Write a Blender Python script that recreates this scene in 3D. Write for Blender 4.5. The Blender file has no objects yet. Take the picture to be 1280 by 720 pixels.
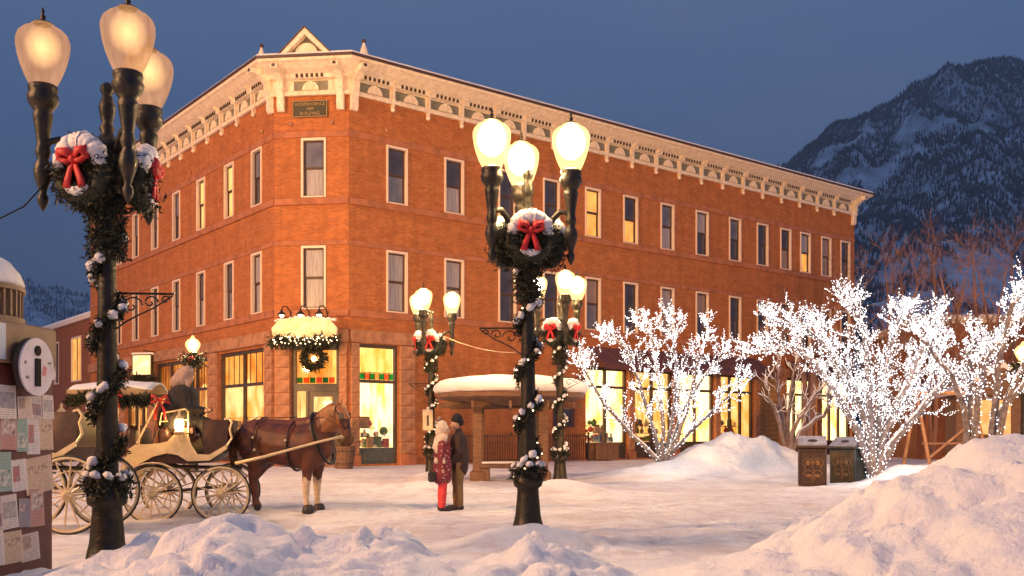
import bpy, math, random
import numpy as np
from mathutils import Vector, Matrix, noise as mnoise

R = math.radians
sc = bpy.context.scene
C = bpy.data.collections.new('scene'); sc.collection.children.link(C)

# ------------------------------------------------------------------ camera
cam_d = bpy.data.cameras.new('camera'); cam = bpy.data.objects.new('camera', cam_d); C.objects.link(cam)
cam.location = (0, 0, 1.5); cam.rotation_euler = (R(90), 0, 0)
cam_d.lens = 36 * 1232 / 1280; cam_d.sensor_width = 36; cam_d.shift_y = 180 / 1280
cam_d.clip_start = 0.1; cam_d.clip_end = 20000
sc.camera = cam
F = 1232.0
# ------------------------------------------------------------------ dusk sky
world = bpy.data.worlds.new('World'); sc.world = world; world.use_nodes = True
wn = world.node_tree.nodes; wl = world.node_tree.links
bg = wn['Background']; tc = wn.new('ShaderNodeTexCoord'); sep = wn.new('ShaderNodeSeparateXYZ')
ramp = wn.new('ShaderNodeValToRGB'); nz = wn.new('ShaderNodeTexNoise'); mx = wn.new('ShaderNodeMix'); mx.data_type = 'RGBA'
wl.new(tc.outputs['Generated'], sep.inputs[0]); wl.new(sep.outputs['Z'], ramp.inputs[0])
cr = ramp.color_ramp
cr.elements[0].position = 0.0; cr.elements[0].color = (.036, .062, .135, 1)
cr.elements[1].position = 1.0; cr.elements[1].color = (.15, .25, .50, 1)
for p, c in ((.12, (.048, .092, .20, 1)), (.25, (.076, .142, .295, 1)), (.42, (.078, .150, .32, 1)), (.62, (.13, .22, .46, 1))):
    e = cr.elements.new(p); e.color = c
mp = wn.new('ShaderNodeMapping'); mp.inputs['Scale'].default_value = (1, 1, 3.2)
wl.new(tc.outputs['Generated'], mp.inputs[0]); wl.new(mp.outputs[0], nz.inputs['Vector'])
nz.inputs['Scale'].default_value = 2.1; nz.inputs['Detail'].default_value = 6
r2 = wn.new('ShaderNodeMapRange'); r2.inputs[1].default_value = .38; r2.inputs[2].default_value = .70; r2.inputs[3].default_value = 0; r2.inputs[4].default_value = .65
wl.new(nz.outputs['Fac'], r2.inputs[0]); wl.new(r2.outputs[0], mx.inputs['Factor'])
wl.new(ramp.outputs[0], mx.inputs['A']); mx.inputs['B'].default_value = (.135, .185, .30, 1)
wl.new(mx.outputs['Result'], bg.inputs[0]); bg.inputs[1].default_value = 1.28
# ------------------------------------------------------------------ added unseen lights: a warm area fill and two facade spots
def big_light(name, kind, loc, aim, e, col, size, cone=None):
    d = bpy.data.lights.new(name, kind); d.energy = e; d.color = col
    if kind == 'AREA': d.shape = 'DISK'; d.size = size
    else: d.shadow_soft_size = size; d.spot_size = R(cone); d.spot_blend = .6
    o = bpy.data.objects.new(name, d); C.objects.link(o); o.location = loc
    o.rotation_euler = (Vector(aim) - Vector(loc)).to_track_quat('-Z', 'Y').to_euler()
big_light('added_warm_fill', 'AREA', (-52, -8, 34), (2, 16, 0), 43000, (1, .53, .24), 9)  # added fill in place of the town's glow
big_light('added_spot_left', 'SPOT', (-44, -16, 9), (-12, 49, 9), 100000, (1, .50, .14), 1.5, 46)  # added spot to light the left facade, no lamp stands there
big_light('added_spot_right', 'SPOT', (40, -22, 9), (6, 54, 9), 126000, (1, .50, .14), 1.5, 46)  # added spot that evens out the light on the long facade
vs = sc.view_settings; vs.view_transform = 'Standard'; vs.look = 'None'; vs.exposure = 0; vs.gamma = 1
sc.cycles.use_denoising = True; sc.cycles.sample_clamp_indirect = 4
sc.cycles.max_bounces = 5; sc.cycles.transparent_max_bounces = 28; sc.cycles.caustics_reflective = False

# ------------------------------------------------------------------ helpers
W = {}
def world_of(o): return W.get(o.name, Matrix.Identity(4)) if o else Matrix.Identity(4)
def T(x, y, z): return Matrix.Translation((x, y, z))
def RZ(a): return Matrix.Rotation(a, 4, 'Z')
def RX(a): return Matrix.Rotation(a, 4, 'X')
def RY(a): return Matrix.Rotation(a, 4, 'Y')
def link(o, parent, M):
    C.objects.link(o)
    if parent: o.parent = parent
    o.matrix_basis = world_of(parent).inverted() @ M
    W[o.name] = M.copy(); return o
def tag(o, label=None, cat=None, group=None, kind=None):
    if label: o['label'] = label
    if cat: o['category'] = cat
    if group: o['group'] = group
    if kind: o['kind'] = kind
    return o
def thing(name, label, cat, M=None, group=None):
    return tag(link(bpy.data.objects.new(name, None), None, M or Matrix.Identity(4)), label, cat, group)
class MB:
    def __init__(s): s.v = []; s.f = []
    def add(s, vs, fs):
        b = len(s.v); s.v += [tuple(p) for p in vs]; s.f += [tuple(b + i for i in f) for f in fs]; return s
    def box(s, x0, x1, y0, y1, z0, z1, M=None):
        vs = [Vector((x, y, z)) for z in (z0, z1) for y in (y0, y1) for x in (x0, x1)]
        if M: vs = [M @ p for p in vs]
        return s.add(vs, [(0, 2, 3, 1), (4, 5, 7, 6), (0, 1, 5, 4), (2, 6, 7, 3), (0, 4, 6, 2), (1, 3, 7, 5)])
    def bbox(s, x0, x1, y0, y1, z0, z1, b=.02, M=None):   # box with bevelled vertical/top edges
        vs = []
        for z, i in ((z0, b), (z0 + b, 0), (z1 - b, 0), (z1, b)):
            for x, y in ((x0 + i + b, y0 + i), (x1 - i - b, y0 + i), (x1 - i, y0 + i + b), (x1 - i, y1 - i - b), (x1 - i - b, y1 - i), (x0 + i + b, y1 - i), (x0 + i, y1 - i - b), (x0 + i, y0 + i + b)):
                vs.append(Vector((x, y, z)))
        if M: vs = [M @ p for p in vs]
        fs = [tuple(range(7, -1, -1)), tuple(range(24, 32))]
        for k in range(3):
            for i in range(8): fs.append((k * 8 + i, k * 8 + (i + 1) % 8, k * 8 + 8 + (i + 1) % 8, k * 8 + 8 + i))
        return s.add(vs, fs)
    def tube(s, pts, rad, n=8, cap=True, flat=1.0):
        pts = [Vector(p) for p in pts]
        if not hasattr(rad, '__len__'): rad = [rad] * len(pts)
        vs = []; up = None
        for i, p in enumerate(pts):
            d = (pts[min(i + 1, len(pts) - 1)] - pts[max(i - 1, 0)])
            d = d.normalized() if d.length > 1e-9 else Vector((0, 0, 1))
            if up is None: up = Vector((0, 0, 1)) if abs(d.z) < .9 else Vector((1, 0, 0))
            a = d.cross(up)
            if a.length < 1e-4: a = d.cross(Vector((.3, 1, .2)))
            a.normalize(); b = a.cross(d); up = b
            for k in range(n):
                t = 2 * math.pi * k / n
                vs.append(p + (a * math.cos(t) + b * math.sin(t) * flat) * rad[i])
        fs = []
        for i in range(len(pts) - 1):
            for k in range(n):
                fs.append((i * n + k, i * n + (k + 1) % n, (i + 1) * n + (k + 1) % n, (i + 1) * n + k))
        if cap: fs.append(tuple(range(n - 1, -1, -1))); fs.append(tuple(range((len(pts) - 1) * n, len(pts) * n)))
        return s.add(vs, fs)
    def lathe(s, prof, n=20, M=None, flute=0, fr=(0, 0)):
        vs = []
        for r, z in prof:
            for k in range(n):
                t = 2 * math.pi * k / n; rr = r
                if flute and fr[0] <= z <= fr[1] and k % 2: rr = r * (1 - flute)
                vs.append(Vector((rr * math.cos(t), rr * math.sin(t), z)))
        if M: vs = [M @ p for p in vs]
        fs = []
        for i in range(len(prof) - 1):
            for k in range(n): fs.append((i * n + k, i * n + (k + 1) % n, (i + 1) * n + (k + 1) % n, (i + 1) * n + k))
        fs.append(tuple(range(n - 1, -1, -1))); fs.append(tuple(range((len(prof) - 1) * n, len(prof) * n)))
        return s.add(vs, fs)
    def prism(s, poly, y0, y1, M=None):      # poly in (x,z), extruded along y
        n = len(poly); vs = [Vector((x, y0, z)) for x, z in poly] + [Vector((x, y1, z)) for x, z in poly]
        if M: vs = [M @ p for p in vs]
        fs = [tuple(range(n)), tuple(range(2 * n - 1, n - 1, -1))] + [(i, i + n, (i + 1) % n + n, (i + 1) % n) for i in range(n)]
        return s.add(vs, fs)
    def ball(s, c, r, n=8, m=6, sc=(1, 1, 1), M=None):
        vs = [];
        for i in range(m + 1):
            a = math.pi * i / m
            for k in range(n):
                t = 2 * math.pi * k / n
                vs.append(Vector((c[0] + r * sc[0] * math.sin(a) * math.cos(t), c[1] + r * sc[1] * math.sin(a) * math.sin(t), c[2] - r * sc[2] * math.cos(a))))
        if M: vs = [M @ p for p in vs]
        fs = [(i * n + k, i * n + (k + 1) % n, (i + 1) * n + (k + 1) % n, (i + 1) * n + k) for i in range(m) for k in range(n)]
        return s.add(vs, fs)
    def mesh(s, name, mat, smooth=False):
        me = bpy.data.meshes.new(name); me.from_pydata(s.v, [], s.f); me.materials.append(mat)
        if smooth: me.polygons.foreach_set('use_smooth', [True] * len(me.polygons))
        me.update(); return me
    def build(s, name, mat, parent=None, M=None, smooth=False):
        return link(bpy.data.objects.new(name, s.mesh(name, mat, smooth)), parent, M or world_of(parent))
def put(name, me, parent, M): return link(bpy.data.objects.new(name, me), parent, M)
def copy_tree(o, M, label=None):
    """copy a thing with all its parts; M = new world matrix of the thing"""
    old = world_of(o)
    def rec(src, par):
        c = src.copy(); C.objects.link(c); c.parent = par
        W[c.name] = M @ old.inverted() @ world_of(src)
        if par is None: c.matrix_basis = M
        for ch in src.children: rec(ch, c)
        return c
    r = rec(o, None)
    if label: r['label'] = label
    return r
def organic(name, caps, mat, parent, M, voxel=.03, smooth=6, fn=None):
    """one continuous surface out of overlapping tapered capsules: list of (p0, r0, p1, r1)"""
    b = MB()
    for c in caps:
        if len(c) == 3: b.ball(c[0], c[1], 12, 9, c[2]); continue
        p0, r0, p1, r1 = c; p0 = Vector(p0); p1 = Vector(p1); L = (p1 - p0).length
        d = (p1 - p0).normalized(); pts = []; rad = []
        for t in (-1, -.8, -.45, 0): pts.append(p0 + d * r0 * t); rad.append(max(.002, r0 * math.sqrt(max(0, 1 - t * t))))
        for t in (0, .45, .8, 1): pts.append(p1 + d * r1 * t); rad.append(max(.002, r1 * math.sqrt(max(0, 1 - t * t))))
        b.tube(pts, rad, 12)
    me = b.mesh(name + '_raw', mat); o = bpy.data.objects.new('tmp', me); C.objects.link(o)
    m = o.modifiers.new('r', 'REMESH'); m.mode = 'VOXEL'; m.voxel_size = voxel; m.use_smooth_shade = True
    s = o.modifiers.new('s', 'SMOOTH'); s.iterations = smooth; s.factor = .5
    dg = bpy.context.evaluated_depsgraph_get(); ev = o.evaluated_get(dg)
    nm = bpy.data.meshes.new_from_object(ev); bpy.data.objects.remove(o); bpy.data.meshes.remove(me)
    nm.name = name
    if fn: fn(nm)
    elif name in ('coat', 'trousers', 'fur_hood', 'hood_scarf'): folds(nm)
    nm.polygons.foreach_set('use_smooth', [True] * len(nm.polygons))
    return link(bpy.data.objects.new(name, nm), parent, M)
def folds(me):
    for v in me.vertices:
        c = v.co; n_ = v.normal; v.co = c + n_ * (.012 * mnoise.noise(Vector((c.x * 16, c.y * 16, c.z * 5))) + .006 * mnoise.noise(Vector((c.x * 40, c.y * 40, c.z * 22))))
def px(x, y, Y): return Vector(((x - 640) / F * Y, Y, 1.5 + (540 - y) / F * Y))

# ------------------------------------------------------------------ materials
def mat(name, col, rough=.6, metal=0, emit=None, es=0, spec=.5):
    m = bpy.data.materials.new(name); m.use_nodes = True; b = m.node_tree.nodes['Principled BSDF']
    b.inputs['Base Color'].default_value = (*col, 1); b.inputs['Roughness'].default_value = rough; b.inputs['Metallic'].default_value = metal
    b.inputs['Specular IOR Level'].default_value = spec
    if emit: b.inputs['Emission Color'].default_value = (*emit, 1); b.inputs['Emission Strength'].default_value = es
    return m
def vary(m, c2, scale=4, lo_=.4, hi=.65, detail=5, bump=0, bscale=None, stretch=(1, 1, 1), dist=.02):
    nt = m.node_tree; N = nt.nodes; L = nt.links; b = N['Principled BSDF']
    tc = N.new('ShaderNodeTexCoord'); mp = N.new('ShaderNodeMapping'); mp.inputs['Scale'].default_value = stretch
    L.new(tc.outputs['Object'], mp.inputs[0])
    n = N.new('ShaderNodeTexNoise'); n.inputs['Scale'].default_value = scale; n.inputs['Detail'].default_value = detail; L.new(mp.outputs[0], n.inputs['Vector'])
    r = N.new('ShaderNodeMapRange'); r.inputs[1].default_value = lo_; r.inputs[2].default_value = hi; L.new(n.outputs['Fac'], r.inputs[0])
    x = N.new('ShaderNodeMix'); x.data_type = 'RGBA'; L.new(r.outputs[0], x.inputs['Factor'])
    x.inputs['A'].default_value = b.inputs['Base Color'].default_value; x.inputs['B'].default_value = (*c2, 1); L.new(x.outputs['Result'], b.inputs['Base Color'])
    if bump:
        n2 = N.new('ShaderNodeTexNoise'); n2.inputs['Scale'].default_value = bscale or scale * 3; n2.inputs['Detail'].default_value = 6; L.new(mp.outputs[0], n2.inputs['Vector'])
        bp = N.new('ShaderNodeBump'); bp.inputs['Strength'].default_value = bump; bp.inputs['Distance'].default_value = dist
        L.new(n2.outputs['Fac'], bp.inputs['Height']); L.new(bp.outputs[0], b.inputs['Normal'])
    return m
def brick_mat(name, c1, c2, mort, bw=.22, bh=.075, ms=.012, patch=(.24, .07, .028)):
    m = mat(name, c1, .85, spec=.25); nt = m.node_tree; N = nt.nodes; L = nt.links; b = N['Principled BSDF']
    tc = N.new('ShaderNodeTexCoord'); s = N.new('ShaderNodeSeparateXYZ'); L.new(tc.outputs['Object'], s.inputs[0])
    cb = N.new('ShaderNodeCombineXYZ'); L.new(s.outputs['X'], cb.inputs[0]); L.new(s.outputs['Z'], cb.inputs[1])
    bt = N.new('ShaderNodeTexBrick'); L.new(cb.outputs[0], bt.inputs['Vector']); bt.inputs['Scale'].default_value = 1
    bt.inputs['Brick Width'].default_value = bw; bt.inputs['Row Height'].default_value = bh; bt.inputs['Mortar Size'].default_value = ms
    bt.inputs['Color1'].default_value = (*c1, 1); bt.inputs['Color2'].default_value = (*c2, 1); bt.inputs['Mortar'].default_value = (*mort, 1); bt.inputs['Bias'].default_value = -.1
    n = N.new('ShaderNodeTexNoise'); n.inputs['Scale'].default_value = .9; n.inputs['Detail'].default_value = 8; n.inputs['Roughness'].default_value = .7
    mp = N.new('ShaderNodeMapping'); mp.inputs['Scale'].default_value = (1, 1, 2.8); L.new(tc.outputs['Object'], mp.inputs[0]); L.new(mp.outputs[0], n.inputs['Vector'])
    r = N.new('ShaderNodeMapRange'); r.inputs[1].default_value = .42; r.inputs[2].default_value = .75; r.inputs[4].default_value = .75; L.new(n.outputs['Fac'], r.inputs[0])
    x = N.new('ShaderNodeMix'); x.data_type = 'RGBA'; L.new(r.outputs[0], x.inputs['Factor']); L.new(bt.outputs['Color'], x.inputs['A']); x.inputs['B'].default_value = (*patch, 1)
    m3 = N.new('ShaderNodeMapping'); m3.inputs['Scale'].default_value = (1.6, 1, .16); L.new(tc.outputs['Object'], m3.inputs[0])
    n3 = N.new('ShaderNodeTexNoise'); n3.inputs['Scale'].default_value = 1.3; n3.inputs['Detail'].default_value = 7; n3.inputs['Roughness'].default_value = .65; L.new(m3.outputs[0], n3.inputs['Vector'])
    r3 = N.new('ShaderNodeMapRange'); r3.inputs[1].default_value = .40; r3.inputs[2].default_value = .66; r3.inputs[3].default_value = 1.0; r3.inputs[4].default_value = .80; L.new(n3.outputs['Fac'], r3.inputs[0])
    x3 = N.new('ShaderNodeMix'); x3.data_type = 'RGBA'; x3.blend_type = 'MULTIPLY'; x3.inputs['Factor'].default_value = 1; L.new(x.outputs['Result'], x3.inputs['A']); L.new(r3.outputs[0], x3.inputs['B'])
    L.new(x3.outputs['Result'], b.inputs['Base Color'])
    bp = N.new('ShaderNodeBump'); bp.inputs['Strength'].default_value = .6; bp.inputs['Distance'].default_value = .012; bp.invert = True
    L.new(bt.outputs['Fac'], bp.inputs['Height']); L.new(bp.outputs[0], b.inputs['Normal'])
    return m
M_brick = brick_mat('brick', (.56, .170, .044), (.34, .094, .026), (.42, .19, .09), patch=(.28, .082, .028))
M_stone = vary(mat('sandstone', (.44, .21, .11), .85), (.28, .12, .065), 3, bump=.4, bscale=9)
M_band = vary(mat('sandstone_band', (.42, .15, .07), .85), (.28, .10, .05), 2, bump=.3, bscale=9)
M_corn = vary(mat('cornice_paint', (.82, .70, .56), .55), (.70, .56, .42), 5)
M_panel = vary(mat('grey_green_paint', (.20, .19, .15), .6), (.14, .13, .10), 6)
M_dark = mat('dark_fill', (.05, .03, .02), .8)
M_gutter = mat('dark_gutter', (.06, .03, .025), .5)
M_case = mat('window_paint', (.78, .60, .47), .5)
M_sash = mat('dark_sash', (.07, .035, .03), .5)
M_shop = vary(mat('shopfront_paint', (.05, .035, .028), .45), (.08, .05, .035), 6)
M_shopgreen = vary(mat('green_grey_bulkhead', (.05, .06, .065), .45), (.08, .085, .085), 6)
def glassy(name, col, rough=.12): return vary(mat(name, col, rough, spec=.6), tuple(c * .55 for c in col), 1.3, .35, .7)
M_gdark = glassy('dark_window_glass', (.075, .07, .10))
M_gblue = glassy('blue_grey_window_glass', (.17, .17, .23))
M_blind = vary(mat('blind_behind_glass', (.36, .33, .36), .25, spec=.6), (.26, .23, .25), 2.5, stretch=(6, 1, .6))
M_curt = vary(mat('curtain_behind_glass', (.24, .16, .14), .25, spec=.6), (.34, .25, .21), 5, stretch=(8, 1, .4))
def glow(name, c1, c2, s1, scale=2, stretch=(1, 1, 1), lo_=.35, hi=.65):
    m = mat(name, (.3, .2, .1), .6, emit=c1, es=s1); nt = m.node_tree; N = nt.nodes; L = nt.links; b = N['Principled BSDF']
    tc = N.new('ShaderNodeTexCoord'); mp = N.new('ShaderNodeMapping'); mp.inputs['Scale'].default_value = stretch; L.new(tc.outputs['Object'], mp.inputs[0])
    n = N.new('ShaderNodeTexNoise'); n.inputs['Scale'].default_value = scale; n.inputs['Detail'].default_value = 3; L.new(mp.outputs[0], n.inputs['Vector'])
    r = N.new('ShaderNodeMapRange'); r.inputs[1].default_value = lo_; r.inputs[2].default_value = hi; L.new(n.outputs['Fac'], r.inputs[0])
    x = N.new('ShaderNodeMix'); x.data_type = 'RGBA'; L.new(r.outputs[0], x.inputs['Factor']); x.inputs['A'].default_value = (*c1, 1); x.inputs['B'].default_value = (*c2, 1)
    L.new(x.outputs['Result'], b.inputs['Emission Color'])
    return m
M_lit = glow('lit_yellow_window', (1, .50, .10), (1, .72, .24), 1.0, 1.2)
M_lit2 = glow('lit_amber_window', (.85, .30, .03), (1, .55, .10), .9, 1.2)
M_room = glow('glowing_shop_interior', (.80, .30, .04), (1, .68, .28), 1.7, 1.6, stretch=(1.8, 1, .5), lo_=.4, hi=.62)  # interior surfaces emit their own uneven glow
M_room2 = glow('bright_shop_interior', (1, .46, .07), (1, .82, .46), 2.6, 1.6, stretch=(1.6, 1, .45), lo_=.36, hi=.54)
M_roomdim = glow('dim_shop_interior', (.36, .11, .015), (1, .55, .16), 1.5, 1.8, stretch=(1.8, 1, .5), lo_=.42, hi=.64)
def pane_mat(name, tint, gl=.08):
    m = bpy.data.materials.new(name); m.use_nodes = True; N = m.node_tree.nodes; L = m.node_tree.links; N.clear()
    o = N.new('ShaderNodeOutputMaterial'); t = N.new('ShaderNodeBsdfTransparent'); t.inputs[0].default_value = (*tint, 1)
    g = N.new('ShaderNodeBsdfGlossy'); g.inputs['Roughness'].default_value = .05; x = N.new('ShaderNodeMixShader'); x.inputs[0].default_value = gl
    L.new(t.outputs[0], x.inputs[1]); L.new(g.outputs[0], x.inputs[2]); L.new(x.outputs[0], o.inputs[0]); return m
M_pane = pane_mat('clear_shop_glass', (.95, .93, .88)); M_green = pane_mat('green_stained_glass', (.12, .55, .22)); M_orange = pane_mat('orange_stained_glass', (.9, .38, .1)); M_amber = pane_mat('tinted_transom_glass', (.85, .70, .48))
def snow_mat(name, c=(.82, .80, .80), c2=(.74, .71, .71), bump=.5, bs=5, scale=.8, dist=.06):
    m = vary(mat(name, c, .65, spec=.3), c2, scale, .35, .7, 8, bump, bs, dist=dist); return m
M_snow = snow_mat('snow'); M_heap = snow_mat('piled_snow', bs=2.6, bump=.8, dist=.10); M_cap = snow_mat('snow_cap', (.84, .80, .78), (.78, .73, .70), .5, 12)
M_iron = vary(mat('dark_bronze_iron', (.018, .015, .010), .42, .3), (.05, .034, .018), 9, .4, .7, 5, .5, 25)
M_ironrail = mat('iron_railing_paint', (.05, .03, .025), .5)
M_needle = vary(mat('fir_needles', (.014, .020, .010), .7), (.035, .030, .012), 14, .45, .6)
M_red = vary(mat('red_velvet_ribbon', (.62, .025, .02), .55), (.42, .012, .015), 8)
M_bulb = mat('warm_fairy_bulb', (1, .8, .5), .4, emit=(1, .72, .38), es=7); M_bulb.cycles.emission_sampling = 'NONE'
M_bulbw = mat('white_fairy_bulb', (1, 1, 1), .4, emit=(.93, .96, 1), es=3.4); M_bulbw.cycles.emission_sampling = 'NONE'
def glow_shell(name, col, s_, tr):
    m = bpy.data.materials.new(name); m.use_nodes = True; N = m.node_tree.nodes; L = m.node_tree.links; N.clear()
    o = N.new('ShaderNodeOutputMaterial'); e = N.new('ShaderNodeEmission'); e.inputs[0].default_value = (*col, 1); e.inputs[1].default_value = s_
    t = N.new('ShaderNodeBsdfTransparent'); t.inputs[0].default_value = (tr, tr, tr, 1); x = N.new('ShaderNodeAddShader'); L.new(e.outputs[0], x.inputs[0]); L.new(t.outputs[0], x.inputs[1]); L.new(x.outputs[0], o.inputs[0])
    m.cycles.emission_sampling = 'NONE'; return m
M_globe = glow_shell('warm_glass_globe', (1, .62, .22), 1.25, .62)
M_halo = glow_shell('halo_glow', (1, .70, .32), 1.9, 1.0)
M_hot = mat('blazing_bulb', (1, .8, .5), .4, emit=(1, .66, .30), es=620)
M_wood = vary(mat('weathered_wood', (.20, .10, .055), .75), (.12, .06, .035), 3, stretch=(1, 1, 8), bump=.3)
M_cream = vary(mat('cream_carriage_paint', (.66, .50, .30), .35), (.55, .40, .22), 6)
M_seat = vary(mat('burgundy_leather', (.030, .010, .009), .45), (.055, .020, .014), 7)
M_tyre = mat('black_rubber', (.02, .018, .018), .7)
M_steel = vary(mat('dull_dark_metal', (.10, .08, .06), .4, .6), (.2, .15, .10), 8)
M_black = vary(mat('black_cloth', (.018, .014, .014), .85), (.035, .026, .024), 12, bump=.4)

# ------------------------------------------------------------------ ground
rnd = random.Random(7)
def fbm(x, y, s, o=4): return mnoise.fractal(Vector((x * s, y * s, 3.7)), 1.0, 2.0, o)
def interp(x, pts):
    if x <= pts[0][0]: return pts[0][1]
    for (a, b), (c, d) in zip(pts, pts[1:]):
        if x <= c: 
            t = (x - a) / (c - a); t = t * t * (3 - 2 * t) * .5 + t * .5
            return b + (d - b) * t
    return pts[-1][1]
def crest(Y, pts): return [((x - 640) / F * Y, max(0, 1.5 + (540 - y) / F * Y)) for x, y in pts]
CL = crest(9.0, [(-200, 800), (-60, 745), (20, 716), (80, 704), (150, 684), (210, 674), (250, 658), (300, 643), (370, 652), (425, 668), (460, 660), (500, 674), (540, 695), (580, 703), (620, 690), (665, 674), (700, 684), (750, 704), (800, 722), (860, 742)])
CR = crest(8.6, [(700, 760), (800, 730), (880, 706), (960, 676), (1020, 648), (1070, 625), (1115, 598), (1180, 572), (1225, 543), (1260, 538), (1300, 548), (1400, 520), (1600, 500), (1900, 520)])
MOUNDS = [(7.4, 34, 2.5, 2.3, 1.15), (9.2, 33.2, 2.3, 2.0, .45), (4.6, 32.6, 2.2, 1.5, .28), (12.6, 27.3, 2.2, 1.8, .6), (10.9, 28.4, .8, .8, .25), (-2.4, 26.5, .9, .7, .20), (-2.6, 30.5, .8, .7, .28),
          (1.25, 24.6, .95, .8, .34), (1.9, 26.8, .9, .8, .15), (.22, 12.9, 1.0, .6, .30), (-9.0, 11.6, 1.6, .9, .22), (16, 26, 4, 3, .9), (20, 34, 6, 4, 1.1)]
def lump(x, y, s):
    v = abs(mnoise.noise(Vector((x * s, y * s, 1.3)))) ; return v
def clod(x, y, s):   # chunks of shovelled snow with crevices between them
    d, pts = mnoise.voronoi(Vector((x * s, y * s, 2.1)), distance_metric='DISTANCE')
    c = pts[0]; hsh = math.sin(c.x * 12.9 + c.y * 78.2) * 43758.5; hsh -= math.floor(hsh)
    return (1 - math.exp(-4.5 * (d[1] - d[0]))) * (.35 + .65 * hsh) * (1 - .35 * d[0])
_fp = {}
_r = random.Random(21)
def _step(x, y, a):
    _fp.setdefault((int(x // .5), int(y // .5)), []).append((x, y, a))
for _ in range(34):
    x, y, a = _r.uniform(-7, 9), _r.uniform(12, 29), _r.uniform(0, 6.28)
    for k in range(_r.randint(8, 26)):
        a += _r.gauss(0, .08); x += .62 * math.cos(a); y += .62 * math.sin(a); s_ = .13 if k % 2 else -.13
        if 11.5 < y < 31 and -9 < x < 11: _step(x - s_ * math.sin(a), y + s_ * math.cos(a), a)
def prints(x, y):
    h = 0; i, j = int(x // .5), int(y // .5)
    for di in (-1, 0, 1):
        for dj in (-1, 0, 1):
            for fx, fy, a in _fp.get((i + di, j + dj), ()):
                u = (x - fx) * math.cos(a) + (y - fy) * math.sin(a); v = -(x - fx) * math.sin(a) + (y - fy) * math.cos(a); q = (u / .17) ** 2 + (v / .10) ** 2
                if q < 4: h += -.055 * math.exp(-q * 1.6) + .018 * math.exp(-(q - 1.9) ** 2 * 2)
    return h
def ruts(x, y):
    h = 0
    for c0, b_, f_ in ((14.2, .25, .22), (15.55, .25, .22), (19.6, .5, .16), (20.9, .5, .16), (22.6, -.4, .2), (24.0, -.4, .2), (17.4, .35, .3)):
        d = y - (c0 + b_ * math.sin(f_ * x + c0)); h += -.045 * math.exp(-(d / .12) ** 2) + .022 * math.exp(-((abs(d) - .26) / .10) ** 2)
    return h
def hgt(x, y):
    h = 0.018 * fbm(x, y, .8) + .012 * fbm(x, y, 3.0, 3)
    if -12 < x < 16 and 11.5 < y < 32: h += ruts(x, y) * (.6 + .6 * fbm(x, y, .5)) + prints(x, y) + .03 * fbm(x, y, 1.6, 5)
    for mx_, my_, a, b, H in MOUNDS:
        q = ((x - mx_) / a) ** 2 + ((y - my_) / b) ** 2
        if q < 4.5: h += H * math.exp(-q * 1.3) * (1 + .18 * fbm(x, y, 1.4))
    for pts, Y, fb, ff, am in ((CL, 9.0, 1.5, 5.0, .85), (CR, 8.6, 2.6, 7.5, .5)):
        if -7 < x - 0 < 16 and 2 < y < 14:
            wob = .5 * mnoise.noise(Vector((x * .6, 1.1, 0)))
            H = interp(x, pts)
            d = y - (Y + wob * .6)
            k = (1 - min(1, d / fb)) if d > 0 else (1 - min(1, -d / ff))
            k = k * k * (3 - 2 * k) if d > 0 else k
            if H > 0 and k > 0:
                rough = min(1, H * k * 2.2)
                p = H * k
                wx, wy = x + .35 * fbm(x, y, .9), y + .35 * fbm(y, x, 1.1)
                p += am * rough * (.34 * (clod(wx, wy, 1.15) - .38) + .17 * (clod(wx, wy, 2.6) - .38) + .07 * (clod(wx, wy, 6.0) - .38) + .10 * fbm(x, y, 1.1) + .03 * fbm(x, y, 5, 4))
                h = max(h, p)
    if 14 < y < 21 and x < -2:      # the street is a little lower under the carriage
        h -= .15 * min(1, (y - 14) / 2) * min(1, max(0, (18.6 - y) / .8)) * min(1, (-2 - x) / 1.5)
    return h
def lines(segs):
    out = []
    for a, b, n in segs: out += list(np.linspace(a, b, n, endpoint=False))
    return out + [segs[-1][1]]
gx = lines([(-6000, -400, 6), (-400, -60, 10), (-60, -12, 36), (-12, -6.5, 45), (-6.5, 8, 290), (8, 16, 60), (16, 30, 50), (30, 70, 20), (70, 400, 10), (400, 6000, 6)])
gy = lines([(-400, -10, 8), (-10, 3, 8), (3, 11.5, 190), (11.5, 20, 120), (20, 36, 140), (36, 60, 34), (60, 400, 20), (400, 9000, 12)])
V = [(x, y, hgt(x, y)) for y in gy for x in gx]; nx = len(gx)
Fc = [(j * nx + i, j * nx + i + 1, (j + 1) * nx + i + 1, (j + 1) * nx + i) for j in range(len(gy) - 1) for i in range(nx - 1)]
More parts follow.
